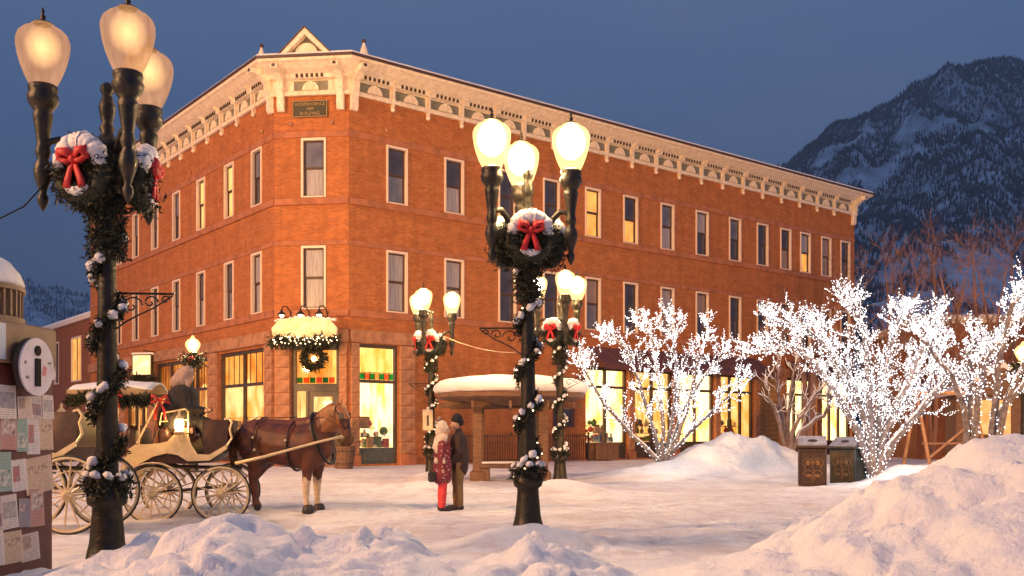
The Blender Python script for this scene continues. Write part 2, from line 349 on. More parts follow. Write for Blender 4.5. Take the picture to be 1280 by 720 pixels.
def ground_mat():
    m = mat('trodden_snow', (.82, .78, .77), .6, spec=.3); nt = m.node_tree; N = nt.nodes; L = nt.links; b = N['Principled BSDF']
    tc = N.new('ShaderNodeTexCoord'); o = tc.outputs['Object']
    def noi(s, d, st=(1, 1, 1), lo_=.4, hi=.6):
        mp = N.new('ShaderNodeMapping'); mp.inputs['Scale'].default_value = st; L.new(o, mp.inputs[0])
        n = N.new('ShaderNodeTexNoise'); n.inputs['Scale'].default_value = s; n.inputs['Detail'].default_value = d; n.inputs['Roughness'].default_value = .62; L.new(mp.outputs[0], n.inputs['Vector'])
        r = N.new('ShaderNodeMapRange'); r.inputs[1].default_value = lo_; r.inputs[2].default_value = hi; L.new(n.outputs['Fac'], r.inputs[0]); return n.outputs['Fac'], r.outputs[0]
    _, a = noi(.35, 8, (.7, 1.3, 1), .45, .72); _, c = noi(2.2, 10, (.8, 1.2, 1), .46, .66)
    sx = N.new('ShaderNodeSeparateXYZ'); L.new(o, sx.inputs[0])
    r1 = N.new('ShaderNodeMapRange'); r1.inputs[1].default_value = 10.5; r1.inputs[2].default_value = 12.5; L.new(sx.outputs['Y'], r1.inputs[0])
    r3 = N.new('ShaderNodeMapRange'); r3.inputs[1].default_value = .22; r3.inputs[2].default_value = .08; L.new(sx.outputs['Z'], r3.inputs[0])
    def mul(p, q):
        k = N.new('ShaderNodeMath'); k.operation = 'MULTIPLY'; L.new(p, k.inputs[0]); (L.new(q, k.inputs[1]) if hasattr(q, 'links') else setattr(k.inputs[1], 'default_value', q)); return k.outputs[0]
    w = mul(r1.outputs[0], r3.outputs[0])
    x1 = N.new('ShaderNodeMix'); x1.data_type = 'RGBA'; L.new(mul(w, mul(a, .65)), x1.inputs['Factor']); x1.inputs['A'].default_value = (.82, .79, .79, 1); x1.inputs['B'].default_value = (.60, .47, .42, 1)
    x2 = N.new('ShaderNodeMix'); x2.data_type = 'RGBA'; L.new(mul(w, mul(c, .55)), x2.inputs['Factor']); L.new(x1.outputs['Result'], x2.inputs['A']); x2.inputs['B'].default_value = (.50, .38, .34, 1)
    L.new(x2.outputs['Result'], b.inputs['Base Color'])
    f1, _ = noi(3.2, 8); bp = N.new('ShaderNodeBump'); bp.inputs['Strength'].default_value = .75; bp.inputs['Distance'].default_value = .11; L.new(f1, bp.inputs['Height'])
    f2, _ = noi(17, 6); b2 = N.new('ShaderNodeBump'); b2.inputs['Strength'].default_value = .75; b2.inputs['Distance'].default_value = .03; L.new(f2, b2.inputs['Height']); L.new(bp.outputs[0], b2.inputs['Normal'])
    L.new(b2.outputs[0], b.inputs['Normal']); return m
g = MB(); g.v = V; g.f = Fc
tag(g.build('snow_ground', ground_mat(), smooth=True), kind='structure')

# ------------------------------------------------------------------ mountains
def mountain(name, prof, Yc, Yf, x0, x1, nxx, nyy, seed, treed, tree_h):
    P = crest(Yc, prof)
    def z(x, y):
        k = max(0, min(1, (y - Yf) / (Yc - Yf))) if y <= Yc else max(0, 1 - (y - Yc) / 2500)
        # follow the ridge along view rays so that the skyline keeps its outline
        H = interp(x * Yc / max(y, 1), P) if y <= Yc else interp(x, P)
        r = mnoise.ridged_multi_fractal(Vector((x / 330 + seed, y / 700, 0)), .8, 2.1, 7, 1, 2) * .5
        return H * (k ** 1.12) * (1 + (.34 * (r - .8)) * min(1, k * 3) * (1 - k ** 8)) + 22 * k * mnoise.fractal(Vector((x / 130, seed, y / 900)), 1, 2, 4) + 5 * mnoise.noise(Vector((x / 60, y / 60, seed)))
    xs = np.linspace(x0, x1, nxx); ys = np.linspace(Yf, Yc + 1500, nyy)
    b = MB(); b.v = [(x, y, z(x, y) - 4) for y in ys for x in xs]
    b.f = [(j * nxx + i, j * nxx + i + 1, (j + 1) * nxx + i + 1, (j + 1) * nxx + i) for j in range(nyy - 1) for i in range(nxx - 1)]
    m = snow_mat(name + '_snow', (.70, .72, .78), (.20, .21, .24), 1.0, .03, .02, dist=20)
    tag(b.build(name, m, smooth=True), kind='structure')
    rr = random.Random(int(seed * 10)); t = MB(); n = 0; tries = 0
    while n < treed and tries < treed * 6:
        tries += 1
        y = Yf + (Yc - Yf) * rr.random() ** .7; x = x0 + (x1 - x0) * rr.random()
        if abs(x / y) > .56: continue
        d = mnoise.fractal(Vector((x / 210, y / 330 + seed, z(x, y) / 260)), 1, 2, 5)
        d2 = mnoise.noise(Vector((x / 45, y / 160, seed + 4)))
        if d + .35 * d2 > .27 + rr.gauss(0, .06) and y < Yc * .93: continue
        h = tree_h * rr.uniform(.5, 1.25); w = h * rr.uniform(.14, .22); zz = z(x, y) - 5; a = rr.random() * 3
        v = []
        for q in range(3):
            an = a + q * 2.094; v += [(x + w * math.cos(an), y + w * math.sin(an), zz + h * .1)]
        v += [(x, y, zz + h)]
        t.add(v, [(0, 1, 3), (1, 2, 3), (2, 0, 3)])
        n += 1
    return t
M_forest = vary(mat('frosted_conifers', (.045, .05, .062), .9, spec=.1), (.12, .125, .15), .06, .45, .7, 6)
t = mountain('mountain', [(700, 330), (820, 290), (900, 250), (970, 210), (1010, 180), (1050, 154), (1100, 128), (1150, 100), (1200, 76), (1240, 73), (1280, 78), (1340, 92), (1420, 110), (1600, 160), (1900, 260)], 3000, 900, 150, 2300, 220, 200, 3.3, 60000, 13)
tag(t.build('mountain_forest', M_forest), 'dark frosted conifer forest covering the steep mountain at the right', 'forest', kind='stuff')
t = mountain('far_hill', [(-700, 250), (-400, 290), (-100, 325), (0, 344), (60, 356), (110, 366), (200, 385), (420, 420), (640, 470), (800, 540)], 4200, 2000, -3200, 300, 90, 90, 5.1, 9000, 20)
tag(t.build('hill_forest', M_forest), 'distant dark forest on the low hill at the left', 'forest', kind='stuff')

# ------------------------------------------------------------------ the corner building
PR = Vector((-7.12, 43, 0)); dR = (.783, .622); aR = math.atan2(.622, .783)
PL = Vector((-10.459, 43.383, 0)); LL = 28.2; LR = 38.9
MR = T(*PR) @ RZ(aR)                                        # x along, -y outward
ML = T(PL.x - .622 * LL, PL.y + .783 * LL, 0) @ RZ(math.atan2(-.783, .622))
cw = (PR - PL).length; MC = T(*PL) @ RZ(math.atan2(PR.y - PL.y, PR.x - PL.x))
bld = thing('corner_building', 'three storey red brick corner building with cream cornice and pediment', 'building', T(*PR))
WT = 17.25
def wall(L_, holes, z0, z1, th, name, material, parent, M, rev=.28):
    xs = sorted({0, L_, *[h[0] for h in holes], *[h[1] for h in holes]}); zs = sorted({z0, z1, *[h[2] for h in holes], *[h[3] for h in holes]})
    b = MB(); idx = {}
    def vi(x, z):
        if (x, z) not in idx: idx[(x, z)] = len(b.v); b.v.append((x, 0, z))
        return idx[(x, z)]
    for xa, xb in zip(xs, xs[1:]):
        for za, zb in zip(zs, zs[1:]):
            cx, cz = (xa + xb) / 2, (za + zb) / 2
            if any(h[0] < cx < h[1] and h[2] < cz < h[3] for h in holes): continue
            b.f.append((vi(xa, za), vi(xb, za), vi(xb, zb), vi(xa, zb)))
    for h in holes:
        x0, x1, a, c = h[:4]
        b.add([(x0, 0, a), (x1, 0, a), (x1, 0, c), (x0, 0, c), (x0, rev, a), (x1, rev, a), (x1, rev, c), (x0, rev, c)], [(0, 4, 5, 1), (1, 5, 6, 2), (2, 6, 7, 3), (3, 7, 4, 0)])
    b.add([(0, th, z1), (L_, th, z1), (L_, 0, z1), (0, 0, z1)], [(0, 3, 2, 1)])
    return b.build(name, material, parent, M)
Z3 = (11.78, 14.38); Z2 = (6.88, 9.66); WW = 1.12
tR = [2.45, 5.6, 8.79, 11.65, 14.54, 17.35, 20.28, 23.24, 26.22, 28.87, 31.22, 33.3, 35.6, 37.8]
tL = [LL - s for s in (1.85, 5.0, 8.6, 12.1, 15.5, 18.84, 22.1, 25.4)]
tC = [1.78]
shopR = [(.48, 2.52, .08, 5.40)]
bays = [(14.0, 17.1), (17.6, 20.7), (21.2, 24.3), (24.8, 28.0), (28.5, 30.6), (31.2, 34.4), (35.0, 38.4)]
shopR += [(a, b, .08, 4.95) for a, b in bays]
sideR = [(11.75, 13.2, 1.75, 3.3)]
shopL = [(LL - 6.2, LL - .85, .08, 5.30), (LL - 15.3, LL - 7.5, .08, 5.30), (LL - 20.6, LL - 16.6, .08, 5.30), (LL - 26.5, LL - 21.8, .08, 5.30)]
doorC = [(.78, 2.92, .02, 5.30)]
def holes(ts): return [(round(t - WW / 2, 3), round(t + WW / 2, 3), z[0], z[1]) for t in ts for z in (Z3, Z2)]
wall(LR, holes(tR) + shopR + sideR, -.3, WT, 1.0, 'brick_wall', M_brick, bld, MR)
wall(LL, holes(tL) + shopL, -.3, WT, 1.0, 'brick_wall', M_brick, bld, ML)
wall(cw, holes(tC) + doorC, -.3, WT, 1.0, 'brick_wall', M_brick, bld, MC)
# end wall at the far right
MB().box(LR - .02, LR, 1.0, 22, -.3, WT).build('brick_wall', M_brick, bld, MR)
# inner cores so that no light leaks through
MB().box(.2, LR - .3, 2.9, 3.0, -.2, WT).box(.2, LR - .3, .45, 3.0, 5.6, 5.7).box(.2, LR - .3, 1.0, 20, WT - .3, WT - .1).build('inner_shell', M_dark, bld, MR)
MB().box(.2, LL - .3, 2.9, 3.0, -.2, WT).box(.2, LL - .3, .45, 3.0, 5.6, 5.7).build('inner_shell', M_dark, bld, ML)

# windows: casing > sash, panes
def window_meshes():
    h3 = Z3[1] - Z3[0]; out = {}
    for key, H in (('3', h3), ('2', Z2[1] - Z2[0])):
        w = WW
        c = MB().box(0, .085, -.05, .12, 0, H).box(w - .085, w, -.05, .12, 0, H).box(.085, w - .085, -.05, .12, H - .10, H).box(.11, w - .11, -.04, .12, 0, .06)
        s = MB(); 
        for a, b in ((.06, H / 2), (H / 2, H - .12)):
            yy = .14 if a < .1 else .10
            s.box(.085, .17, yy, yy + .05, a, b).box(w - .17, w - .085, yy, yy + .05, a, b).box(.17, w - .17, yy, yy + .05, a, a + .06).box(.17, w - .17, yy, yy + .05, b - .05, b)
        out[key] = (c.mesh('window', M_case), s.mesh('sash', M_sash), H)
    return out
WM = window_meshes(); pane_cache = {}
def pane(key, half, m):
    k = (key, half, m.name)
    if k not in pane_cache:
        H = WM[key][2]; a, b = ((.1, H / 2 - .02), (H / 2 + .03, H - .15))[half]; y = (.17, .13)[half]
        pane_cache[k] = MB().box(.15, WW - .15, y, y + .012, a, b).mesh('pane', m)
    return pane_cache[k]
def add_window(M, t, key, lo_m, up_m, lab=None):
    z = Z3[0] if key == '3' else Z2[0]; A = M @ T(t - WW / 2, 0, z)
    w = put('window', WM[key][0], bld, A)
    if lab: w['label'] = lab
    put('sash', WM[key][1], w, A)
    put('pane', pane(key, 0, lo_m), w, A); put('pane', pane(key, 1, up_m), w, A)
D, B_, S_, U, Y_, A_ = M_gdark, M_gblue, M_blind, M_curt, M_lit, M_lit2
for t, (l, u) in zip(tR, [(B_, D), (S_, D), (D, D), (D, D), (A_, A_), (A_, D), (S_, B_), (D, S_), (D, B_), (D, D), (U, D), (A_, S_), (U, U), (D, D)]): add_window(MR, t, '3', l, u, 'window lit from inside' if l in (Y_, A_) else None)
for t, (l, u) in zip(tR, [(S_, S_), (S_, S_), (D, D), (D, D), (B_, U), (D, D), (U, S_), (D, U), (D, D), (D, D), (U, U), (D, D), (D, D), (D, D)]): add_window(MR, t, '2', l, u)
for t, (l, u) in zip(tL, [(D, B_), (Y_, Y_), (Y_, Y_), (D, B_), (B_, D), (D, B_), (D, D), (D, D)]): add_window(ML, t, '3', l, u, 'window glowing yellow' if l is Y_ else None)
for t, (l, u) in zip(tL, [(S_, S_), (B_, D), (S_, D), (B_, D), (D, D), (D, D), (D, D), (D, D)]): add_window(ML, t, '2', l, u)
add_window(MC, tC[0], '3', S_, B_); add_window(MC, tC[0], '2', S_, S_)
# small dark window low in the long wall
A = MR @ T(11.75, 0, 1.75)
w = MB().box(0, .1, -.03, .1, 0, 1.55).box(1.35, 1.45, -.03, .1, 0, 1.55).box(.1, 1.35, -.03, .1, 1.45, 1.55).box(.1, 1.35, -.03, .1, 0, .08).build('window', M_sash, bld, A)
MB().box(.1, 1.35, .05, .07, .08, 1.45).build('pane', M_gdark, w, A)

# horizontal stone bands
for M, L_, e0, e1 in ((MR, LR, .02, 0), (ML, LL, 0, .02), (MC, cw, 0, 0)):
    for z0, z1, o in ((14.40, 14.68, .05), (11.46, 11.76, .09), (9.68, 9.90, .05), (6.55, 6.86, .09), (5.42, 5.98, .16)):
        if M is MR and z1 < 6:
            MB().bbox(e0, 3.45, -o, .1, z0, z1, .02).build('stone_band', M_stone, bld, M); MB().bbox(13.75, L_, -o, .1, z0 - .42, z1 - .45, .02).build('stone_band', M_stone, bld, M)
        else: MB().bbox(e0, L_ - e1, -o, .1, z0, z1, .02).build('stone_band', M_stone if z1 < 6 else M_band, bld, M)
# pilasters of stacked stone blocks
blk = {}
def pilaster(M, x0, x1, ztop=5.40, out=.14, n=9):
    p = MB().box(x0 + .03, x1 - .03, -out + .03, .2, -.2, ztop).build('pilaster', M_band, bld, M)
    hh = (ztop - .5) / n; k = (round(x1 - x0, 2), round(hh, 3), out)
    if k not in blk:
        blk[k] = MB().bbox(0, x1 - x0, 0, out + .12, .012, hh - .012, .02).mesh('stone_block', M_stone)
    for i in range(n): put('stone_block', blk[k], p, M @ T(x0, -out - (.012 if i % 2 else 0), .5 + i * hh))
    MB().bbox(x0 - .05, x1 + .05, -out - .07, .15, -.2, .48, .03).build('plinth', M_band, p, M)
for x0, x1 in ((.06, .46), (2.56, 3.36)): pilaster(MR, x0, x1)
for a, b in zip([(13.2, 13.9)] + bays, bays + [(38.85, 38.9)]):
    if b[0] - a[1] > .3: pilaster(MR, a[1] + .02, b[0] - .02, 5.0)
for x0, x1 in ((LL - .82, LL - .06), (LL - 7.45, LL - 6.25), (LL - 16.5, LL - 15.35), (LL - 21.7, LL - 20.7)): pilaster(ML, x0, x1)
for x0, x1 in ((.06, .74), (2.96, cw - .06)): pilaster(MC, x0, x1)

# shopfronts
rs = random.Random(5)
M_items = [vary(mat('display_' + n, c, .6), tuple(k * .6 for k in c), 7) for n, c in (('red', (.5, .08, .05)), ('green', (.10, .22, .06)), ('white', (.8, .72, .6)), ('tan', (.45, .28, .12)), ('blue', (.12, .2, .32)))]
def shopfront(M, x0, x1, z1, room, mull=2, bulk=.72, stained=False, items=True, bulkm=None, trans=3.75, depth=1.9, grid=False):
    s = MB()
    s.box(x0, x0 + .13, .10, .26, .08, z1).box(x1 - .13, x1, .10, .26, .08, z1).box(x0 + .13, x1 - .13, .10, .26, z1 - .16, z1)
    s.box(x0 + .13, x1 - .13, .09, .24, trans - .07, trans + .07)
    ww = (x1 - x0 - .26) / mull
    for i in range(1, mull): s.box(x0 + .13 + ww * i - .07, x0 + .13 + ww * i + .07, .10, .25, bulk, z1 - .16)
    if grid:
        for i in range(mull):
            for j in range(1, 4): s.box(x0 + .13 + ww * (i + j / 4) - .018, x0 + .13 + ww * (i + j / 4) + .018, .15, .18, trans, z1 - .16)
    f = s.build('shopfront', M_shop, bld, M)
    q = MB().box(x0 + .13, x1 - .13, .11, .23, .08, bulk)
    for i in range(mull): q.bbox(x0 + .25 + ww * i, x0 + ww * (i + 1), .07, .12, .18, bulk - .12, .015)
    q.build('bulkhead', bulkm or M_shop, f, M)
    for i in range(mull):
        MB().box(x0 + .13 + ww * i + .07, x0 + .13 + ww * (i + 1) - .07, .18, .19, bulk, trans - .07).build('pane', M_pane, f, M)
        MB().box(x0 + .13 + ww * i + .07, x0 + .13 + ww * (i + 1) - .07, .18, .19, trans + .07, z1 - .16).build('transom_pane', M_amber if stained or grid else M_pane, f, M)
    if stained:
        n = 7; sw = (x1 - x0 - .3) / n
        for i in range(n):
            MB().box(x0 + .15 + sw * i + .015, x0 + .15 + sw * (i + 1) - .015, .15, .165, trans + .09, trans + .36).build('stained_pane', (M_green, M_orange, M_green, M_amber)[i % 4], f, M)
        g_ = MB().box(x0 + .13, x1 - .13, .14, .17, trans + .38, trans + .41)
        for i in range(1, n): g_.box(x0 + .15 + sw * i - .012, x0 + .15 + sw * i + .012, .14, .17, trans + .07, trans + .38)
        g_.build('leading', M_shop, f, M)
    # interior behind the glass: back wall, ceiling, floor and side walls glow themselves
    r = MB().box(x0 - .2, x1 + .2, depth, depth + .05, 0, z1 + .1)
    r.build('shop_back_wall', room, f, M)
    MB().box(x0 - .2, x1 + .2, .3, depth, .0, .1).box(x0 - .25, x0 - .2, .3, depth, 0, z1 + .1).box(x1 + .2, x1 + .25, .3, depth, 0, z1 + .1).box(x0 - .2, x1 + .2, .3, depth, z1 + .05, z1 + .1).build('shop_lining', room, f, M)
    if items:
        for mi in M_items:
            it = MB()
            for _ in range(int((x1 - x0) * 3.4)):
                cx = rs.uniform(x0 + .3, x1 - .3); cy = rs.uniform(.5, depth - .4); h = rs.uniform(.12, .5); z = bulk + rs.choice([0, 0, .0, .5, .9])
                if z > bulk: it.box(cx - .28, cx + .28, cy - .1, cy + .1, z - .04, z)
                k = rs.random()
                if k < .35: it.ball((cx, cy, z + h * .5), h * .42, 8, 6)
                elif k < .7: it.lathe([(.09, z), (.13, z + h * .4), (.05, z + h * .7), (.07, z + h)], 8, T(cx, cy, 0))
                else: it.box(cx - h * .35, cx + h * .35, cy - .05, cy + .08, z, z + h)
            tag(it.build('window_display', mi, f, M), kind='stuff')
        hp = MB()
        for k in range(mull):
            cx = x0 + .13 + ww * (k + .5)
            hp.tube([(cx, .9, z1), (cx, .9, trans + .35)], .012, 4).lathe([(.16, trans + .1), (.15, trans + .16), (.04, trans + .35)], 10, T(cx, .9, 0))
        hp.build('pendant_light', M_room2, f, M)
    return f
shopfront(MR, *shopR[0][:2], 5.40, M_room2, 1, .80, True, True, M_shopgreen)
rooms = [M_room2, M_room, M_room2, M_room, None, M_room2, M_room2]
for (a, b), rm in zip(bays, rooms):
    if rm: shopfront(MR, a, b, 4.95, rm, 3 if b - a > 3.15 else 2, .95, trans=3.9, items=(a < 20 or 24 < a < 28))
    else:
        p = MB().box(a, b, .12, .2, .08, 4.95).build('shuttered_bay', M_wood, bld, MR)
        bd = MB().box(0, b - a, 0, .05, 0, .27).mesh('board', vary(mat('ochre_boards', (.42, .24, .09), .7), (.30, .16, .06), 3))
        for i in range(16): put('board', bd, p, MR @ T(a, .05, .12 + i * .30))
shopfront(ML, *shopL[0][:2], 5.30, M_room, 2, .85, grid=True, trans=3.7)
shopfront(ML, *shopL[1][:2], 5.30, M_roomdim, 4, .85, grid=True, trans=3.7)
shopfront(ML, *shopL[2][:2], 5.30, M_roomdim, 3, .85, trans=3.7); shopfront(ML, *shopL[3][:2], 5.30, M_roomdim, 3, .85, trans=3.7)
# entrance on the chamfered corner
x0, x1 = .78, 2.92
e = MB().box(x0, x0 + .15, .1, .3, .05, 5.3).box(x1 - .15, x1, .1, .3, .05, 5.3).box(x0 + .15, x1 - .15, .1, .3, 5.1, 5.3).box(x0 + .15, x1 - .15, .08, .3, 3.3, 3.62).box(x0 + .62, x0 + .74, .1, .3, .05, 3.3)
e = e.build('entrance', M_shop, bld, MC)
MB().box(x0 + .15, x1 - .15, .18, .19, 3.62, 5.1).build('transom_pane', M_amber, e, MC)
MB().box(x0 + .15, x0 + .62, .18, .19, .7, 3.3).build('sidelight_pane', M_pane, e, MC)
MB().box(x0 + .15, x0 + .62, .14, .24, .05, .7).build('sidelight_panel', M_shop, e, MC)
MB().box(x0 + .74, x0 + .94, .14, .22, .05, 3.3).box(x1 - .35, x1 - .15, .14, .22, .05, 3.3).box(x0 + .94, x1 - .35, .14, .22, .05, .9).box(x0 + .94, x1 - .35, .14, .22, 3.05, 3.3).build('door', M_shop, e, MC)
MB().box(x0 + .94, x1 - .35, .17, .18, .9, 3.05).build('door_pane', M_pane, e, MC)
MB().tube([(x0 + 1.0, .08, 1.2), (x0 + 1.0, .08, 1.6)], .02, 6).build('door_handle', M_steel, e, MC)
for i in range(6): MB().box(x0 + .2 + i * .29, x0 + .45 + i * .29, .15, .165, 3.66, 3.9).build('stained_pane', (M_green, M_orange)[i % 2], e, MC)
MB().box(x0 - .1, x1 + .1, 1.9, 1.95, 0, 5.4).build('lobby_back_wall', M_room, e, MC)  # lobby walls and the panel behind the door glow by themselves
MB().box(x0 + 1.05, x1 - .45, 1.2, 1.25, 1.6, 2.9).build('lobby_glow_panel', M_room2, e, MC)
MB().box(x0 - .15, x0 - .1, .3, 1.9, 0, 5.4).box(x1 + .1, x1 + .15, .3, 1.9, 0, 5.4).box(x0 - .1, x1 + .1, .3, 1.9, 5.35, 5.4).build('lobby_lining', M_roomdim, e, MC)
# doorstep
MB().bbox(.5, cw - .2, -.9, .08, 0, .14, .02).bbox(.7, cw - .4, -.5, .08, .14, .28, .02).build('doorstep', M_stone, bld, MC)

# cornice
def cornice(M, L_, n, first, step, miter0, miter1):
    prof = [(.02, 16.22), (.16, 16.22), (.20, 16.30), (.16, 16.40), (.06, 16.42), (.06, 16.90), (.26, 16.94), (.30, 17.10), (.38, 17.14), (.62, 17.26), (.86, 17.42), (.96, 17.46), (1.02, 17.56), (.9, 17.60), (-1.2, 17.62), (-1.2, 17.0), (.02, 17.0)]
    vs = [(-miter0 * o, -o, z) for o, z in prof] + [(L_ + miter1 * o, -o, z) for o, z in prof]
    k = len(prof); fs = [(i, i + k, (i + 1) % k + k, (i + 1) % k) for i in range(k)] + [tuple(range(k - 1, -1, -1)), tuple(range(k, 2 * k))]
    c = MB().add(vs, fs).build('cornice', M_corn, bld, M)
    gp = [(.99, 17.56), (1.07, 17.57), (1.07, 17.68), (.9, 17.70), (.86, 17.61)]
    k = len(gp); MB().add([(-miter0 * o, -o, z) for o, z in gp] + [(L_ + miter1 * o, -o, z) for o, z in gp], [(i, i + k, (i + 1) % k + k, (i + 1) % k) for i in range(k)] + [tuple(range(k - 1, -1, -1)), tuple(range(k, 2 * k))]).build('gutter', M_gutter, c, M)
    gp = [(1.03, 17.685), (.98, 17.78), (.6, 17.86), (-1.1, 17.9), (-1.1, 17.63), (.8, 17.70)]
    k = len(gp); MB().add([(-miter0 * o, -o, z) for o, z in gp] + [(L_ + miter1 * o, -o, z) for o, z in gp], [(i, i + k, (i + 1) % k + k, (i + 1) % k) for i in range(k)] + [tuple(range(k - 1, -1, -1)), tuple(range(k, 2 * k))]).build('snow_layer', M_cap, c, M)
    # bay furniture, meshes shared
    w = step
    key = round(w, 2)
    if key not in cor:
        pn = MB().box(.16, w - .16, -.075, -.03, 16.45, 16.86).mesh('panel', M_panel)
        fan = MB(); r = min(.38, w * .24); pts = [(w / 2 + r * math.cos(R(a)), 16.44 + r * 1.0 * math.sin(R(a))) for a in range(0, 181, 15)]
        fan.prism(pts, -.15, -.08)
        for a in range(15, 180, 30): fan.tube([(w / 2 + .1 * math.cos(R(a)), -.155, 16.44 + .1 * math.sin(R(a))), (w / 2 + r * math.cos(R(a)), -.155, 16.44 + r * math.sin(R(a)))], .015, 4)
        hl = MB(); nn = 6
        for i in range(nn): x = w * .2 + w * .6 * i / (nn - 1); hl.box(x - .05, x + .05, -.33, -.27, 16.955, 17.10)  # dark boxes paint the shade inside the small cornice holes
        brp = [(0, 16.0), (-.10, 16.0), (-.16, 16.1), (-.16, 16.22), (-.22, 16.45), (-.2, 16.80), (-.30, 16.97), (-.42, 17.06), (-.52, 17.10), (-.52, 17.18), (0, 17.12)]
        vs = [(-.065, y, z) for y, z in brp] + [(.065, y, z) for y, z in brp]; k = len(brp)
        br = MB().add(vs, [(i, (i + 1) % k, (i + 1) % k + k, i + k) for i in range(k)] + [tuple(range(k - 1, -1, -1)), tuple(range(k, 2 * k))])
        br.lathe([(.02, 0), (.10, .05), (.11, .1), (.08, .17)], 8, T(0, -.10, 15.86))
        cor[key] = (pn, fan.mesh('fan_ornament', M_corn), hl.mesh('hole_shade_boxes', M_dark), br.mesh('bracket', M_corn))
    pn, fan, hl, br = cor[key]
    for i in range(n):
        A = M @ T(first + i * step, 0, 0)
        put('panel', pn, c, A); put('fan_ornament', fan, c, A); tag(put('hole_shade_boxes', hl, c, A), kind='stuff')
        if i: put('bracket', br, c, A)
    return c
cor = {}
tc_ = math.tan(R(22.5))
cornice(MR, LR, 20, .28, 1.9, tc_, .7); cornice(ML, LL, 15, .35, 1.845, 0, tc_)
cornice(MC, cw, 1, .75, 1.86, tc_, tc_)
# big scrolled consoles at the corners
def console_mesh():
    b = MB(); prof = [(0, 15.55), (-.14, 15.55), (-.22, 15.7), (-.22, 16.1), (-.34, 16.5), (-.34, 16.8), (-.7, 17.05), (-1.06, 17.15), (-1.08, 17.34), (0, 17.34)]
    k = len(prof); vs = [(-.155, y, z) for y, z in prof] + [(.155, y, z) for y, z in prof]
    return b.add(vs, [(i, (i + 1) % k, (i + 1) % k + k, i + k) for i in range(k)] + [tuple(range(k - 1, -1, -1)), tuple(range(k, 2 * k))]).mesh('console', M_corn)
cm = console_mesh()
for M, t in ((MR, .20), (MR, LR - .26), (ML, LL - .20), (MC, .34), (MC, cw - .34)):
    c = put('console', cm, bld, M @ T(t, -.01, 0))
    MB().box(t - .07, t + .07, -1.11, -1.05, 17.19, 17.31).build('console_boss', M_gutter, c, M)
# pediment over the chamfered corner
pc = cw * .5; pm = MC
ped = MB().prism([(pc - 1.12, 17.62), (pc + 1.12, 17.62), (pc, 18.72)], -.62, -.45, pm).build('pediment', M_panel, bld, Matrix.Identity(4))
for sgn in (-1, 1):
    MB().prism([(pc + sgn * 1.26, 17.60), (pc + sgn * 1.02, 17.60), (pc, 18.56), (pc, 18.85)], -.95, -.40).build('raking_moulding', M_corn, ped, pm)
    MB().prism([(pc + sgn * 1.33, 17.60), (pc + sgn * 1.265, 17.60), (pc, 18.855), (pc, 18.92)], -1.0, -.35).build('raking_edge', M_gutter, ped, pm)
MB().box(pc - 1.02, pc + 1.02, -.95, -.60, 17.63, 17.78).build('pediment_base', M_corn, ped, pm)
MB().prism([(pc + .5 * math.cos(R(a)), 17.79 + .48 * math.sin(R(a))) for a in range(0, 181, 12)], -.72, -.63).build('fan_ornament', M_corn, ped, pm)
for M, t in ((MR, .55), (ML, LL - .55)):
    MB().lathe([(.30, 17.6), (.28, 17.8), (.13, 18.25), (.07, 18.42), (.05, 18.5)], 10, M @ T(t, -.35, 0)).build('roof_finial', M_corn, bld, Matrix.Identity(4))
    MB().ball((t, -.35, 18.57), .10, 8, 6, M=M).build('finial_ball', M_gutter, bld, Matrix.Identity(4))
# flat roof under snow
ra, rb = ML @ Vector((0, 1, 17.3)), MR @ Vector((LR, 1, 17.3)); rc, rd = MR @ Vector((LR, 24, 17.3)), ML @ Vector((0, 24, 17.3))
MB().add([ra, PL + Vector((0, 1, 17.3)), PR + Vector((0, 1, 17.3)), rb, rc, rd], [(0, 1, 2, 3, 4, 5)]).build('roof', M_snow, bld, Matrix.Identity(4))
# wall anchors
for M, t in ((MC, .75), (MC, 2.6), (MR, 1.9), (MR, 22), (ML, LL - 1.2), (ML, LL - 10)):
    MB().lathe([(.02, 0), (.09, .03), (.10, .06), (.03, .12)], 8, M @ T(t, -.0, 15.02) @ RX(R(90))).build('wall_anchor', M_stone, bld, Matrix.Identity(4))
# name plaque
def text(body, size, M, material, name, parent, ext=.012, bold=0.0, align='CENTER'):
    cu = bpy.data.curves.new(name, 'FONT'); cu.body = body; cu.size = size; cu.extrude = ext; cu.align_x = align; cu.align_y = 'CENTER'; cu.offset = bold; cu.resolution_u = 3
    o = bpy.data.objects.new('tmp', cu); C.objects.link(o); dg = bpy.context.evaluated_depsgraph_get(); me = bpy.data.meshes.new_from_object(o.evaluated_get(dg))
    bpy.data.objects.remove(o); me.materials.clear(); me.materials.append(material); me.name = name
    return link(bpy.data.objects.new(name, me), parent, M)
M_plq = mat('dark_green_bronze', (.035, .03, .012), .5, .3); M_gilt = vary(mat('dull_gilt', (.30, .19, .07), .5), (.16, .11, .05), 20)
pl = MB().bbox(.86, 2.42, -.07, .02, 15.28, 16.0, .02).build('plaque', M_plq, bld, MC)
fr = MB().box(.86, 2.42, -.10, -.05, 15.96, 16.0).box(.86, 2.42, -.10, -.05, 15.28, 15.32).box(.86, .90, -.10, -.05, 15.32, 15.96).box(2.38, 2.42, -.10, -.05, 15.32, 15.96).build('plaque_frame', M_gilt, pl, MC)
for body, z, sz in (('INDEPENDENCE', 15.84, .185), ('1889', 15.64, .18), ('BUILDING', 15.43, .2)):
    text(body, sz, MC @ T(1.64, -.08, z) @ RX(R(90)), M_gilt, 'lettering', pl, bold=.004)

